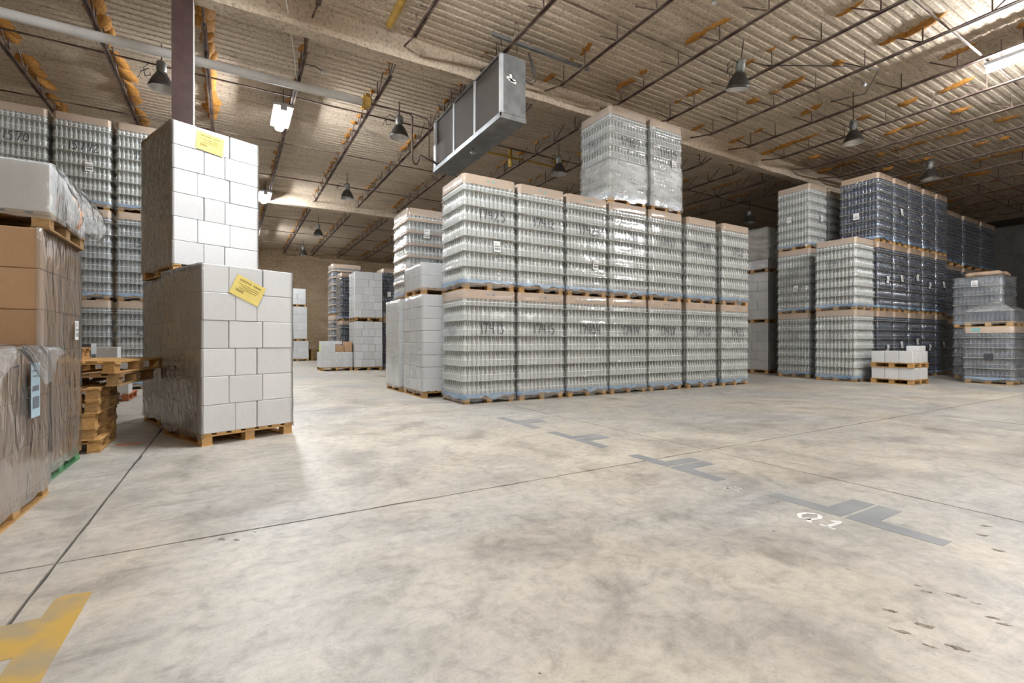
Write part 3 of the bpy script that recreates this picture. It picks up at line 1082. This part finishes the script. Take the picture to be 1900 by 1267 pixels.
def build_services():
    t = thing('insulated_pipe', 'long white insulated pipe under the ceiling, upper left', 'pipe', (0, 11.2, 6.6))
    xs = [-11.8 + 1.2 * i for i in range(13)] + [2.6]
    ob('pipe_sleeve', MB().tube([(x, 0, 0) for x in xs], .085, 14).mesh('pipe_sleeve', 'pipe_white', True), t)
    ob('foam_elbow', MB().cbox((2.68, 0, .02), (.17, .22, .2)).cbox((2.72, .05, .16), (.1, .16, .12)).mesh('foam_elbow', 'foam_yellow'), t, label='yellow foam block at the pipe end')
    for x in (-3.75, -.41, 1.26):
        ob('pipe_clamp', cached('clamp', lambda: MB().box(-.02, .02, -.1, .1, .07, .2).mesh('pipe_clamp', 'cable')), t, (x, 0, 0))
    # refrigerant pipe with a trap running to the cooling unit
    t = thing('copper_pipe', 'thin brown pipe dropping in a U-bend to the cooling unit', 'pipe', (0, 0, 0))
    ob('pipe_run', MB().tube([(2.75, 11.2, 6.6), (3.72, 11.2, 6.6), (3.78, 11.2, 6.54), (3.78, 11.2, 5.5), (3.82, 11.2, 5.42), (3.9, 11.2, 5.42), (3.94, 11.2, 5.5), (3.94, 11.2, 5.6), (4.0, 11.22, 5.66), (4.44, 11.3, 5.56)], .024, 8).mesh('pipe_run', 'steel', True), t)
    ob('return_pipe', MB().tube([(3.74, 11.2, 6.62), (4.2, 11.3, 6.62), (4.24, 11.3, 6.58), (4.24, 11.3, 5.7), (4.44, 11.35, 5.6)], .016, 8).mesh('return_pipe', 'steel', True), t)
    ob('strut_channel', MB().box(4.2, 6.5, 7.86, 7.93, 6.82, 6.88).mesh('strut_channel', 'galv'), label='grey steel channel above the cooling unit', cat='channel')
    ob('hanging_wire', MB().tube([(.55, 7.2, 7.0), (.75, 8.6, 6.9), (1.1, 10.4, 6.72), (1.2, 11.1, 6.7)], .008, 6).mesh('hanging_wire', 'paper'), label='pale thin wire at the top, left of the roof beam', cat='wire')
    ob('thin_cable', MB().tube([(9.6, 6.0, 6.9), (11.4, 5.2, 7.0), (12.0, 4.9, 6.95), (12.1, 5.2, 6.6), (12.1, 5.9, 6.72)], .01, 6).mesh('thin_cable', 'cable', True), label='black cable looping between joists near the right bell lamp', cat='cable')
    # small ceiling sprinklers
    for x, y, lab in ((1.7, 10.9, 'small sprinkler head right of the pale wire'), (7.1, 5.3, 'small sprinkler head at the top, on the second joist'), (12.3, 5.3, 'small sprinkler head on the cable loop')):
        s = thing('sprinkler', lab, 'sprinkler', (x, y, 6.9))
        ob('arm', MB().tube([(-.4, 0, .05), (-.15, 0, .06), (0, 0, 0)], .01, 6).mesh('arm', 'cable', True), s)
        ob('head', MB().lathe([(0, .04), (.035, .03), (.045, -.02), (.02, -.05), (0, -.05)], 10).mesh('head', 'galv_light', True), s)


def build_cooler():
    """hung evaporator: coil face towards -x, end panel towards the viewer"""
    x0, x1, y0, y1, z0, z1 = 4.42, 4.98, 7.97, 11.45, 5.38, 6.6
    t = thing('cooling_unit', 'long grey steel cooling unit hung under the roof beam', 'cooling unit', (0, 0, z0))
    h = z1 - z0
    ob('casing', MB().box(x0 + .06, x1, y0 + .012, y1, .09, h).mesh('casing', 'galv'), t)
    ob('drip_pan', MB().box(x0 - .01, x1 + .01, y0 - .01, y1 + .01, 0, .03).box(x0 - .01, x0 + .012, y0 - .01, y1 + .01, .03, .1).box(x0 - .01, x1 + .01, y0 - .01, y0 + .012, .03, .1).mesh('drip_pan', 'galv'), t)
    ep = ob('end_panel', MB().box(x0 + .03, x1, y0 - .005, y0 + .012, .11, h - .01).mesh('end_panel', 'galv'), t)
    b = MB()
    for dx, dz, w, hh, an in ((0, 0, .16, .05, .0), (-.02, .03, .05, .15, .15), (.05, -.03, .09, .05, -.2), (-.08, .03, .08, .05, .2)):
        cx, cz = x0 + .25 + dx, h * .63 + dz
        ca, sa = math.cos(an), math.sin(an)
        b.add([(cx + u * ca - v * sa, y0 - .008, cz + u * sa + v * ca) for u, v in ((-w / 2, -hh / 2), (w / 2, -hh / 2), (w / 2, hh / 2), (-w / 2, hh / 2))], [(0, 1, 2, 3)])
    ob('tape_cross', b.mesh('tape_cross', 'paper'), ep, label='white tape patch in a cross')
    ob('corner_post', MB().box(x0, x0 + .06, y0 - .008, y0 + .06, .09, h).mesh('corner_post', 'galv_light'), t)
    ob('corner_post', MB().box(x0, x0 + .06, y1 - .14, y1, .09, h).mesh('corner_post', 'galv_light'), t)
    n = 3
    L = (y1 - .14) - (y0 + .06)
    for i in range(n):
        a, c = y0 + .06 + L * i / n, y0 + .06 + L * (i + 1) / n
        ob('coil_panel', MB().box(x0 + .035, x0 + .06, a, c, .1, h - .02).mesh('coil_panel', 'coil_fins'), t, label='dark finned coil panel')
        if i:
            ob('coil_divider', MB().box(x0 + .005, x0 + .05, a - .03, a + .03, .09, h).mesh('coil_divider', 'galv_light'), t)
    ob('top_rail', MB().box(x0, x1, y0, y1, h - .005, h + .025).mesh('top_rail', 'galv'), t)
    v = MB().tube([(x0 + .2, y0 + 1.6, .0), (x0 + .2, y0 + 1.6, -.1)], .02, 8).tube([(x0 + .14, y0 + 1.6, -.1), (x0 + .26, y0 + 1.6, -.1)], .022, 8).tube([(x0 + .2, y0 + 1.55, -.12), (x0 + .2, y0 + 1.65, -.12)], .02, 8)
    ob('drain_valve', v.mesh('drain_valve', 'ballast'), t)
    for y in (y0 + .15, y0 + 2.6, y1 - .1):
        for x in (x0 + .1, x1 - .1):
            ob('hanger_rod', MB().tube([(x, y, h), (x, y, h + .5)], .01, 6).mesh('hanger_rod', 'steel'), t)
    ob('cable_loop', MB().tube([(x1, y0 + .03, h * .72), (x1 + .14, y0, h * .66), (x1 + .24, y0, h * .74), (x1 + .22, y0, h * .9), (x1 + .12, y0, h + .1), (x1 + .1, y0 + .05, h + .22)], .014, 8).tube([(x1, y0 + .03, h * .76), (x1 + .12, y0, h * .72), (x1 + .19, y0, h * .8), (x1 + .15, y0, h * .95), (x1 + .1, y0 + .05, h + .22)], .011, 8).mesh('cable_loop', 'cable', True), t)


# ================================================================== the goods
def build_row():
    """seven columns of clear bottle pallets, two high, two more on top"""
    ed = [(3.56, 4.62), (4.71, 5.76), (5.86, 6.90), (6.99, 8.06), (8.15, 9.22), (9.42, 10.47), (10.72, 11.78)]
    up = ['17425', '17412', '17423', '1741', '17417', '17419', '1752']
    lo = ['17413', '17415', '17404', '17414', '17418', '17420', '17421']
    sh = {0: (.12, .80), 2: (.18, .66)}
    d = 1.0
    for i, (a, c) in enumerate(ed):
        w = c - a
        xc = (a + c) / 2
        yc = 7.76 + d / 2
        glass_load('clear bottle pallet marked %s, %s from left, floor tier of long row' % (lo[i], ORD[i]), xc, yc, 0, w, d, 0, number=lo[i], group='bottom tier of the long row', seed=i, logo=1,
                   side_number='1413' if i == 0 else None, film='film')
        glass_load('clear bottle pallet marked %s, %s from left, second tier of long row' % (up[i], ORD[i]), xc, yc + R.uniform(-.02, .02), TIER + .003, w, d, 0, number=up[i], group='second tier of the long row', seed=i + 1,
                   sheet=sh.get(i), logo=2 if i < 3 else 0, wrap=None)
    glass_load('heavily wrapped bottle pallet marked 17407, left of the topmost pair', 7.53, 8.27, 2 * TIER + .006, 1.08, 1.0, 0, number='17407', side_number='7407', group='topmost pair', seed=4, wrap=1.0, film='film_milky')
    glass_load('heavily wrapped bottle pallet marked 17424, right of the topmost pair', 8.72, 8.27, 2 * TIER + .006, 1.0, 1.0, 0, number='17424', group='topmost pair', seed=5, wrap=1.15, film='film_milky', sheet=(.2, 1.1))


def rot_center(cx, cy, w, d, rz):
    c, s = math.cos(rz), math.sin(rz)
    return cx + w / 2 * c - d / 2 * s, cy + w / 2 * s + d / 2 * c


def build_white_tower():
    rz = math.radians(22)
    w, d = 1.0, 1.2
    fx = ((0, .34, .58, 1), (0, .27, .64, 1))
    x, y = rot_center(-.27, 6.06, w, d, rz)
    t = carton_load('front pallet of white cartons with a tilted yellow sheet, standing on the floor', x, y, 0, w, d, 6, .305, rz, fx=fx, seed=1, film='film_smoky', group='white carton loads by the column', skip_front=True)
    pf = face_front(w, d)
    paper(t, .34, .235, pf(-.03, 1.70), 'paper_yellow', 'yellow_sheet', 'print_olive', 'sheet', math.radians(-25))
    x2, y2 = rot_center(-.62, 7.42, 1.02, 1.2, rz)
    carton_load('wrapped white cartons on the floor under the tall carton tower', x2, y2, 0, 1.02, 1.2, 6, .305, rz, fx=fx, seed=2, film='film_smoky', group='white carton loads by the column')
    t = carton_load('upper pallet of white cartons with a level yellow sheet near its top', x2, y2, 1.98, 1.06, 1.2, 6, .305, rz, fx=fx, seed=3, film='film_smoky', group='white carton loads by the column', skip_front=True)
    paper(t, .33, .24, face_front(1.06, 1.2)(-.1, 1.78), 'paper_yellow', 'yellow_sheet', 'print_olive', 'sheet', math.radians(-5))


def build_left_foreground():
    # near load, right face on X = -1.15
    w, d = 1.05, 1.2
    xc, yc = -1.15 - w / 2, 4.775 - d / 2
    t = carton_load('nearest brown carton load with crumpled film on top, left edge', xc, yc, 0, w, d, 3, .305, 0, m='carton_brown', film='film_wrap', fx=((0, .5, 1), (0, .33, .67, 1)), fy=((0, .5, 1),), seed=5, pallet='wood', group='brown carton loads')
    right = lambda cu, cv: (lambda u, v, l: (w / 2 + .03 + l, cu + u, cv + v))
    paper(t, .17, .36, right(.17, .80), 'paper_blue', 'blue_label', 'ink_faint', True)
    b = MB()
    for (s, oy, oz) in ((strokes('7', .2, .7, .05, 3)[0], -.22, .77), (strokes('105', .17, .5, .05, 5)[0], -.14, .66)):
        for st in s:
            ribbon(b, st, .005, lambda u, v: (w / 2 + .034, oy + u, oz + v))
    ob('marker_number', b.mesh('marker_number', 'ink'), t)
    # crumpled film heaped on the top with a loose flap over the corner
    b = MB()
    nx, ny = 26, 30
    vs = []
    for j in range(ny + 1):
        for i in range(nx + 1):
            u, v = i / nx, j / ny
            x, y = -w / 2 - .05 + u * (w + .14), -d / 2 - .05 + v * (d + .14)
            q = noise.noise((x * 5, y * 5, 1)) + .5 * noise.noise((x * 13, y * 13, 4))
            z = 1.045 + .045 * abs(q) + .03
            ov = max(0, x - w / 2 - .02)
            z -= ov * (1.5 + 1.5 * math.sin(y * 7)) + max(0, ov - .05) * 2
            x -= max(0, ov - .04) * .5
            vs.append((x + .02 * q, y, z))
    b.add(vs, [(j * (nx + 1) + i, j * (nx + 1) + i + 1, (j + 1) * (nx + 1) + i + 1, (j + 1) * (nx + 1) + i) for j in range(ny) for i in range(nx)])
    ob('crumpled_film', b.mesh('crumpled_film', 'film_milky', True), t)
    # taller load on a green pallet
    w2, d2 = 1.05, 1.12
    xc2, yc2 = -1.24 - w2 / 2, 4.93 + d2 / 2
    t = carton_load('taller brown carton load on a green pallet behind the nearest one', xc2, yc2, 0, w2, d2, 6, .308, 0, m='carton_brown', film='film_wrap', skip_front=True, fx=((0, .5, 1),), fy=((0, .4, 1), (0, .55, 1)), seed=7, jit=.007, pallet='wood_green', group='brown carton loads')
    paper(t, .11, .17, (lambda u, v, l: (w2 / 2 + .035 + l, .25 + u, 1.22 + v)), 'paper', 'paper_label', 'ink', True)
    # small wrapped load on top of it
    t = carton_load('film-wrapped white carton on a weathered pallet, top of the brown cartons', xc2 + .06, yc2, 1.98, 1.02, 1.02, 1, .38, 0, film='film_milky', fx=((0, .5, 1),), fy=((0, .6, 1),), seed=9, pallet='wood_grey', group=None)
    b = MB()
    nz, ny = 14, 18
    vs = []
    for j in range(nz + 1):
        for i in range(ny + 1):
            u, v = i / ny, j / nz
            y = -.50 + 1.02 * u
            z = .50 - .42 * v
            out = .03 + .13 * math.sin(math.pi * min(1, v * .75)) * (.5 + .5 * u) + .03 * noise.noise((y * 6, z * 6, 3)) + .02 * noise.noise((y * 15, z * 15, 1))
            vs.append((.51 + out, y, z))
    b.add(vs, [(j * (ny + 1) + i, j * (ny + 1) + i + 1, (j + 1) * (ny + 1) + i + 1, (j + 1) * (ny + 1) + i) for j in range(nz) for i in range(ny)])
    ob('loose_film', b.mesh('loose_film', 'film_milky', True), t)
    b = MB()
    vs = [(.56 + .06 * math.sin(k / 6 * 2.6), -.2 + s, .36 - k * .045) for k in range(7) for s in (0, .1)]
    b.add(vs, [(2 * k, 2 * k + 1, 2 * k + 3, 2 * k + 2) for k in range(6)])
    ob('orange_tape', b.mesh('orange_tape', 'orange_tape'), t, label='orange tape strip')
    # empty pallets stacked behind
    names = ['lowest', 'second', 'third', 'fourth', 'fifth']
    for k in range(5):
        empty_pallet('%s empty wooden pallet of the stack behind the brown cartons' % names[k], -1.66 + R.uniform(-.02, .02), 6.72 + R.uniform(-.02, .02), k * (PH + .002), 1.04, .9, math.radians(R.uniform(-2, 2)), 'wood', 'empty pallet stack')
    z = 5 * (PH + .002)
    empty_pallet('sixth empty pallet of the stack, jutting out to the right', -1.42, 6.95, z, 1.04, 1.1, math.radians(-9), 'wood_grey', 'empty pallet stack')
    empty_pallet('seventh empty pallet of the stack, wide and jutting out', -1.38, 7.0, z + PH + .002, 1.04, 1.2, math.radians(-14), 'wood', 'empty pallet stack')
    empty_pallet('topmost small pallet lying on the empty pallet stack', -1.78, 6.9, z + 2 * (PH + .002), .8, .8, math.radians(4), 'wood', 'empty pallet stack')
    ob('wood_splinter', MB().box(-.1, .1, -.009, .009, 0, .012).box(-.04, .13, -.004, .006, .001, .009).mesh('wood_splinter', 'wood_red'), None, (-.96, 6.6, 0), .05, None, 'thin wood splinter on the floor by the pallet stack', 'splinter')


def build_left_back():
    cols = [(-4.44, -3.45), (-3.34, -2.37), (-2.26, -1.29), (-1.18, -.2)]
    names = ['first', 'second', 'third', 'fourth']
    tiers = ['floor tier', 'middle tier', 'top tier']
    for i, (a, c) in enumerate(cols):
        for k in range(3):
            num = {(1, 2): '15742', (2, 1): '1579', (2, 0): '157', (0, 2): '1570', (2, 2): '1571'}.get((i, k))
            glass_load('bottle pallet of the far left stacks, %s column from the left, %s' % (names[i], tiers[k]), (a + c) / 2, 14.1 + .5, k * (TIER + .003), c - a, 1.0, 0, glass='glass_steel' if k != 2 else 'glass_clear', number=num, sheet=(.12, .92) if (i, k) in ((1, 2), (2, 1)) else ((-.2, 1.0) if (i, k) == (1, 1) else None),
                       group='far left bottle stacks', seed=i + k, detail=1)
    # white cartons on a red pallet in front of them
    t = empty_pallet('red-stained pallet under the loose white cartons, far left', -2.25, 11.9, 0, 1.2, 1.0, 0, 'wood_red', None)
    k = 0
    for j, (z, h) in enumerate(((PH, .32), (PH + .322, .32))):
        for i in range(3):
            loose_carton('white carton on the red-stained pallet, %s row, %s from the left' % (('lower', 'upper')[j], names[i]), -2.63 + i * .39, 11.65, z, .38, .42, h, group='loose white cartons far left')
    loose_carton('upright white carton on the cartons by the empty pallets', -1.98, 11.66, PH + .646, .3, .36, .24, group='loose white cartons far left')
    # carton lying open towards the viewer
    t = thing('open_carton', 'open white carton lying on its side behind the empty pallets', 'carton', (-2.5, 11.66, PH + .646))
    ob('panel', MB().box(-.3, .3, -.2, .2, 0, .008).box(-.3, .3, -.2, .2, .3, .308).box(-.3, -.292, -.2, .2, .008, .3).box(.292, .3, -.2, .2, .008, .3).box(-.292, .292, .19, .2, .008, .3).mesh('panel', 'carton_white'), t)
    ob('divider', MB().box(-.004, .004, -.19, .19, .008, .3).mesh('divider', 'carton_white'), t)


def build_mid_left():
    """loads standing left of the long row"""
    carton_load('white carton load of eight layers at the left end of the long row', 3.78, 9.02 + .58, 0, 1.06, 1.16, 8, .241, 0, fx=((0, .45, .72, 1), (0, .4, 1)), fy=((0, .33, .66, 1),), film='film_clear', skip_front=True, seed=11, detail=2)
    t = carton_load('two layers of white cartons on a pallet, upper left of the long row', 3.76, 9.62, 8 * .241 + PH + .004, 1.0, 1.1, 2, .25, 0, fx=((0, 1), (0, .6, 1)), fy=((0, .4, 1),), film='film_milky', seed=12, detail=1)
    carton_load('milky film-wrapped carton load behind the left end of the long row', 3.78, 10.95, 0, 1.1, 1.1, 8, .241, 0, film='film_milky', seed=13, detail=1, fy=((0, .5, 1),))
    glass_load('bottle pallet with brown trays stacked behind the left end of the row', 3.96, 10.95, 8 * .241 + PH + .004, 1.08, 1.08, 0, film='film_milky', L=6, trays=True, sheet=(-.12, 1.5), seed=14)


def build_far_middle():
    # open low load with loose cartons
    empty_pallet('pallet under the half-unpacked white cartons at the back', 3.52, 19.75, 0, 1.16, 1.0, 0, 'wood', None)
    nm = ['left', 'middle', 'right']
    for k in range(2):
        for i in range(3):
            loose_carton('white carton of the half-unpacked load, %s layer, %s' % (('bottom', 'second')[k], nm[i]), 3.13 + i * .39, 19.5, PH + k * .292, .385, .45, .29, group='half-unpacked white cartons')
            loose_carton('white carton at the rear of the half-unpacked load, %s layer, %s' % (('bottom', 'second')[k], nm[i]), 3.13 + i * .39, 19.98, PH + k * .292, .385, .45, .29, group='half-unpacked white cartons')
    lime = loose_carton('white carton with a lime label on the half-unpacked load', 3.2, 19.5, PH + .584, .52, .45, .29, group='half-unpacked white cartons')
    loose_carton('brown open carton in the gap of the half-unpacked load', 3.64, 19.62, PH + .584, .33, .4, .26, 'carton_brown', group='half-unpacked white cartons')
    loose_carton('taller brown carton at the right of the half-unpacked load', 3.95, 19.5, PH + .584, .27, .42, .4, 'carton_brown', group='half-unpacked white cartons')
    for i, (x, lab) in enumerate(((3.15, 'flat white carton on top of the half-unpacked load, left'), (3.55, 'flat white carton on top of the half-unpacked load, right'))):
        loose_carton(lab, x, 19.62, PH + .876, .38, .4, .13, group='half-unpacked white cartons')
    b = MB().box(-.004, 0, -.1, .1, 0, .25).mesh('lime_label', 'lime_label')
    ob('lime_label', b, lime, (-.261, 0, .02))
    # two-tier white loads
    for k in range(2):
        carton_load('white carton load, %s of the two-tier stack at the back' % ('lower', 'upper')[k], 4.66, 19.55, k * 1.93, 1.06, 1.1, 6, .295, 0, fx=((0, .25, .5, .75, 1), (0, .33, .67, 1)), fy=((0, .5, 1),), film='film_clear', skip_front=True, seed=20 + k, detail=1)
        glass_load('dark bottle pallet right of the white stack at the back, %s tier' % ('lower', 'upper')[k], 5.9, 20.1, k * (TIER + .003), 1.06, 1.0, 0, glass='glass_dark', film='film_dark', sheet=(-.28, 1.2 - .2 * k), seed=3 + k, detail=0)
        glass_load('dark bottle pallet squeezed between the banded and white stacks, %s tier' % ('lower', 'upper')[k], 4.5, 21.0, k * (TIER - .08), 1.2, 1.0, 0, glass='glass_dark', film='film_dark', sheet=(-.2, 1.0) if k else None, seed=6 + k, detail=0, hs=.96)
        glass_load('bottle pallet with orange-brown trays behind the white stack, %s tier' % ('lower', 'upper')[k], 4.45, 22.55, k * (TIER * 1.1 + .003), 1.25, 1.0, 0, glass='glass_dark', film='film', trays=True, seed=8 + k, detail=0, hs=1.1)
    # stacks by the rear wall
    z = 0
    for k, (n, lh) in enumerate(((3, .34), (4, .46), (3, .3))):
        carton_load('white carton load by the rear wall, %s of three' % ('lowest', 'middle', 'topmost')[k], 3.3, 30.5, z, 1.2 - .15 * k, 1.1, n, lh, 0, film='film_clear', skip_front=True, seed=30 + k, detail=0, fy=((0, .5, 1),), fx=((0, 1), (0, .5, 1)))
        z += PH + n * lh + .002
    for k in range(5):
        empty_pallet('empty pallet in the small stack by the rear wall, %s from the floor' % ORD[k], 4.6, 31.0, k * (PH + .002), 1.0, 1.0, 0, 'wood', 'pallets by the rear wall')


def build_right():
    T2 = TIER * .975
    # B: clear, two high, first in the row
    yb = 6.59
    for k in range(2):
        glass_load('clear bottle pallet at the front corner of the right stacks, %s' % ('on the floor', 'second tier')[k], 15.36, yb + .54, k * (T2 + .003), 1.04, 1.06, 0, side_number='1549' if k else '1571', group='right clear bottle pallets', seed=k, hs=.975, film='film')
    # A: clear, three high, two columns
    for k in range(3):
        for j in range(2):
            glass_load('clear bottle pallet, %s column of the recessed right stack, %s' % (('front', 'rear')[j], ('floor tier', 'middle tier', 'top tier')[k]), 15.92 + j * 1.16, 8.12 + .5, k * (T2 + .003), 1.04, 1.0, 0, side_number='152' if k < 2 and not j else None,
                       sheet_left=(-.1 if k == 2 else .1, 1.0 if k == 2 else .8) if k and not j else None, sheet=(.1, 1.0) if k == 2 and not j else None, group='right clear bottle pallets', seed=k + j, hs=.975)
    # dark bottle columns, three high
    for i in range(5):
        for k in range(3):
            glass_load('dark blue bottle pallet, %s column of the right block, %s' % (ORD[i], ('floor tier', 'middle tier', 'top tier')[k]), 16.56 + i * 1.01, yb + .5, k * (T2 + .003), .90, 1.0, 0, glass='glass_dark', film='film_dark', group='dark bottle block', seed=i + k, hs=.975,
                       sheet=(.05 - .1 * (i % 2), .95 + .1 * (i % 3)) if k < 2 or i == 1 else None, sheet_left=(-.05, .85) if (i, k) == (0, 2) else None, detail=1 if i < 2 else 0)
    for i in range(3):
        for k in range(3):
            glass_load('dark bottle pallet in the dim far right stacks, %s column, %s' % (ORD[i], ('floor tier', 'middle tier', 'top tier')[k]), 22.6 + i * 1.75, 6.9 + .5, k * (T2 * .97 + .003), 1.65 if i else 1.5, 1.0, 0, glass='glass_dark', film='film_dark', group='dim far right stacks', seed=i + k, hs=.93, detail=0)
    # brown and grey cartons between the long row and the right stacks
    for k in range(3):
        nl = (5, 5, 1)[k]
        carton_load('grey-brown carton load in the gap behind the long row, %s' % ('on the floor', 'second tier', 'third tier under a foil bale')[k], 16.75, 10.55, k * 1.79, 1.05, 1.2, nl, .331, 0, m='carton_dark' if k == 9 else 'carton_grey', film='film_clear', seed=50 + k, detail=1, fx=((0, .5, 1),), fy=((0, .5, 1), (0, .33, .67, 1)))
        if k < 2:
            carton_load('dark brown carton load beside the grey ones in the gap, %s' % ('on the floor', 'second tier')[k], 17.95, 10.55, k * 1.79, 1.05, 1.2, 5, .331, 0, m='carton_dark', film='film_clear', seed=60 + k, detail=0, fx=((0, .5, 1),), fy=((0, .5, 1),))
    b = shell(1.08, 1.22, [(0, .0)] + [(i * .09, .02 + (.02 if i % 2 else 0)) for i in range(1, 13)] + [(1.12, -.04)], 'foil_wrap', 2, .03, .05, 14, 'foil_bale', top=True, fr=6)
    ob('foil_bale', b, None, (16.75, 10.55, 3.58 + PH + .335), 0, None, 'shiny film-wrapped bale on top of the grey cartons', 'bale')
    # loose white cartons on two pallets
    for k in range(2):
        z = k * (PH + .302)
        empty_pallet('%s pallet of the small white carton pile by the right stacks' % ('lower', 'upper')[k], 15.54, 5.87, z, .95, .95, 0, 'wood', 'small white carton pile')
        for j in range(3):
            for i in range(2):
                loose_carton('white carton of the small pile, %s layer, %s row, %s' % (('lower', 'upper')[k], ('left', 'right')[i], ('nearest', 'middle', 'farthest')[j]), 15.31 + i * .46, 5.56 + j * .31, z + PH, .44, .3, .3, group='small white carton pile')
    loose_carton('small white carton lying alone on top of the small pile', 15.75, 5.58, 2 * (PH + .302), .4, .28, .14)
    # half-height pallets at the right edge
    z1 = PH + .012 + 4 * LH + .28
    lo_t = glass_load('low dark bottle pallet with a brown board cap at the right edge', 17.2 + .55, 4.08 + .48, 0, 1.1, .96, 0, glass='glass_dark', film='film', L=4, cap=True, seed=2, detail=1, pm='wood')
    q = MB().box(-.5575 - .004, -.5575, .14, .32, .03, .14)
    ob('cap_print', q.mesh('cap_print', 'logo_teal'), [c for c in lo_t.children if c.name.startswith('top_cap')][0])
    q = MB().box(-.60, -.596, -.12, .06, .66, .80)
    ob('dark_label', q.mesh('dark_label', 'ink'), lo_t)
    t = thing('bottle_pallet', 'single tier of dark bottles under crumpled plastic at the right edge', 'bottle pallet', (17.75, 4.56, z1 + .003))
    add_pallet(t, 1.07, .94, 'wood', 1)
    ob('bottle_layer', CACHE[('layer', 'glass_dark')], t, (0, 0, PH + .01), 0, (1.1, .96, 1), kind='stuff')
    ob('film', shell(1.1, .96, [(.06, .05), (.13, .03), (.2, .012), (.3, .012), (.40, .02)], 'film', 4, .01, .05, 12, hem=.05), t)
    b = MB()
    n = 20
    vs = []
    for j in range(n + 1):
        for i in range(n + 1):
            u, v = i / n - .5, j / n - .5
            r_ = max(abs(u), abs(v)) * 2
            q = noise.noise((u * 7, v * 7, 2)) + .5 * noise.noise((u * 17, v * 17, 5))
            vs.append((u * 1.16, v * 1.04, .40 + .30 * (1 - r_) ** .8 + .035 * q * (1 - r_ * .8)))
    b.add(vs, [(j * (n + 1) + i, j * (n + 1) + i + 1, (j + 1) * (n + 1) + i + 1, (j + 1) * (n + 1) + i) for j in range(n) for i in range(n)])
    ob('crumpled_plastic', b.mesh('crumpled_plastic', 'film_heavy', True), t)
    for k in range(2):
        glass_load('cloudy wrapped dark bottle pallet behind the right edge, %s tier' % ('lower', 'upper')[k], 19.9, 5.35, k * (PH + .012 + 5 * LH + .05), 1.2, 1.1, 0, glass='glass_dark', film='film_milky', L=5, cap=False, sheet_left=(-.05, 1.3) if k else None, seed=k, detail=1)
    b = shell(.95, .8, [(0, 0), (.03, .02), (.08, .02), (.12, -.04)], 'cap_board', 3, .05, .08, 12, 'folded_cap', top=True, fr=5)
    ob('folded_cap', b, None, (20.0, 5.3, 2 * (PH + .012 + 5 * LH + .05)), 0, None, 'brown board cap lying on the cloudy wrapped pallet', 'cap')


build_floor()
build_shell()
build_roof()
build_column()
build_lamps()
build_services()
build_cooler()
build_row()
build_white_tower()
build_left_foreground()
build_left_back()
build_mid_left()
build_far_middle()
build_right()
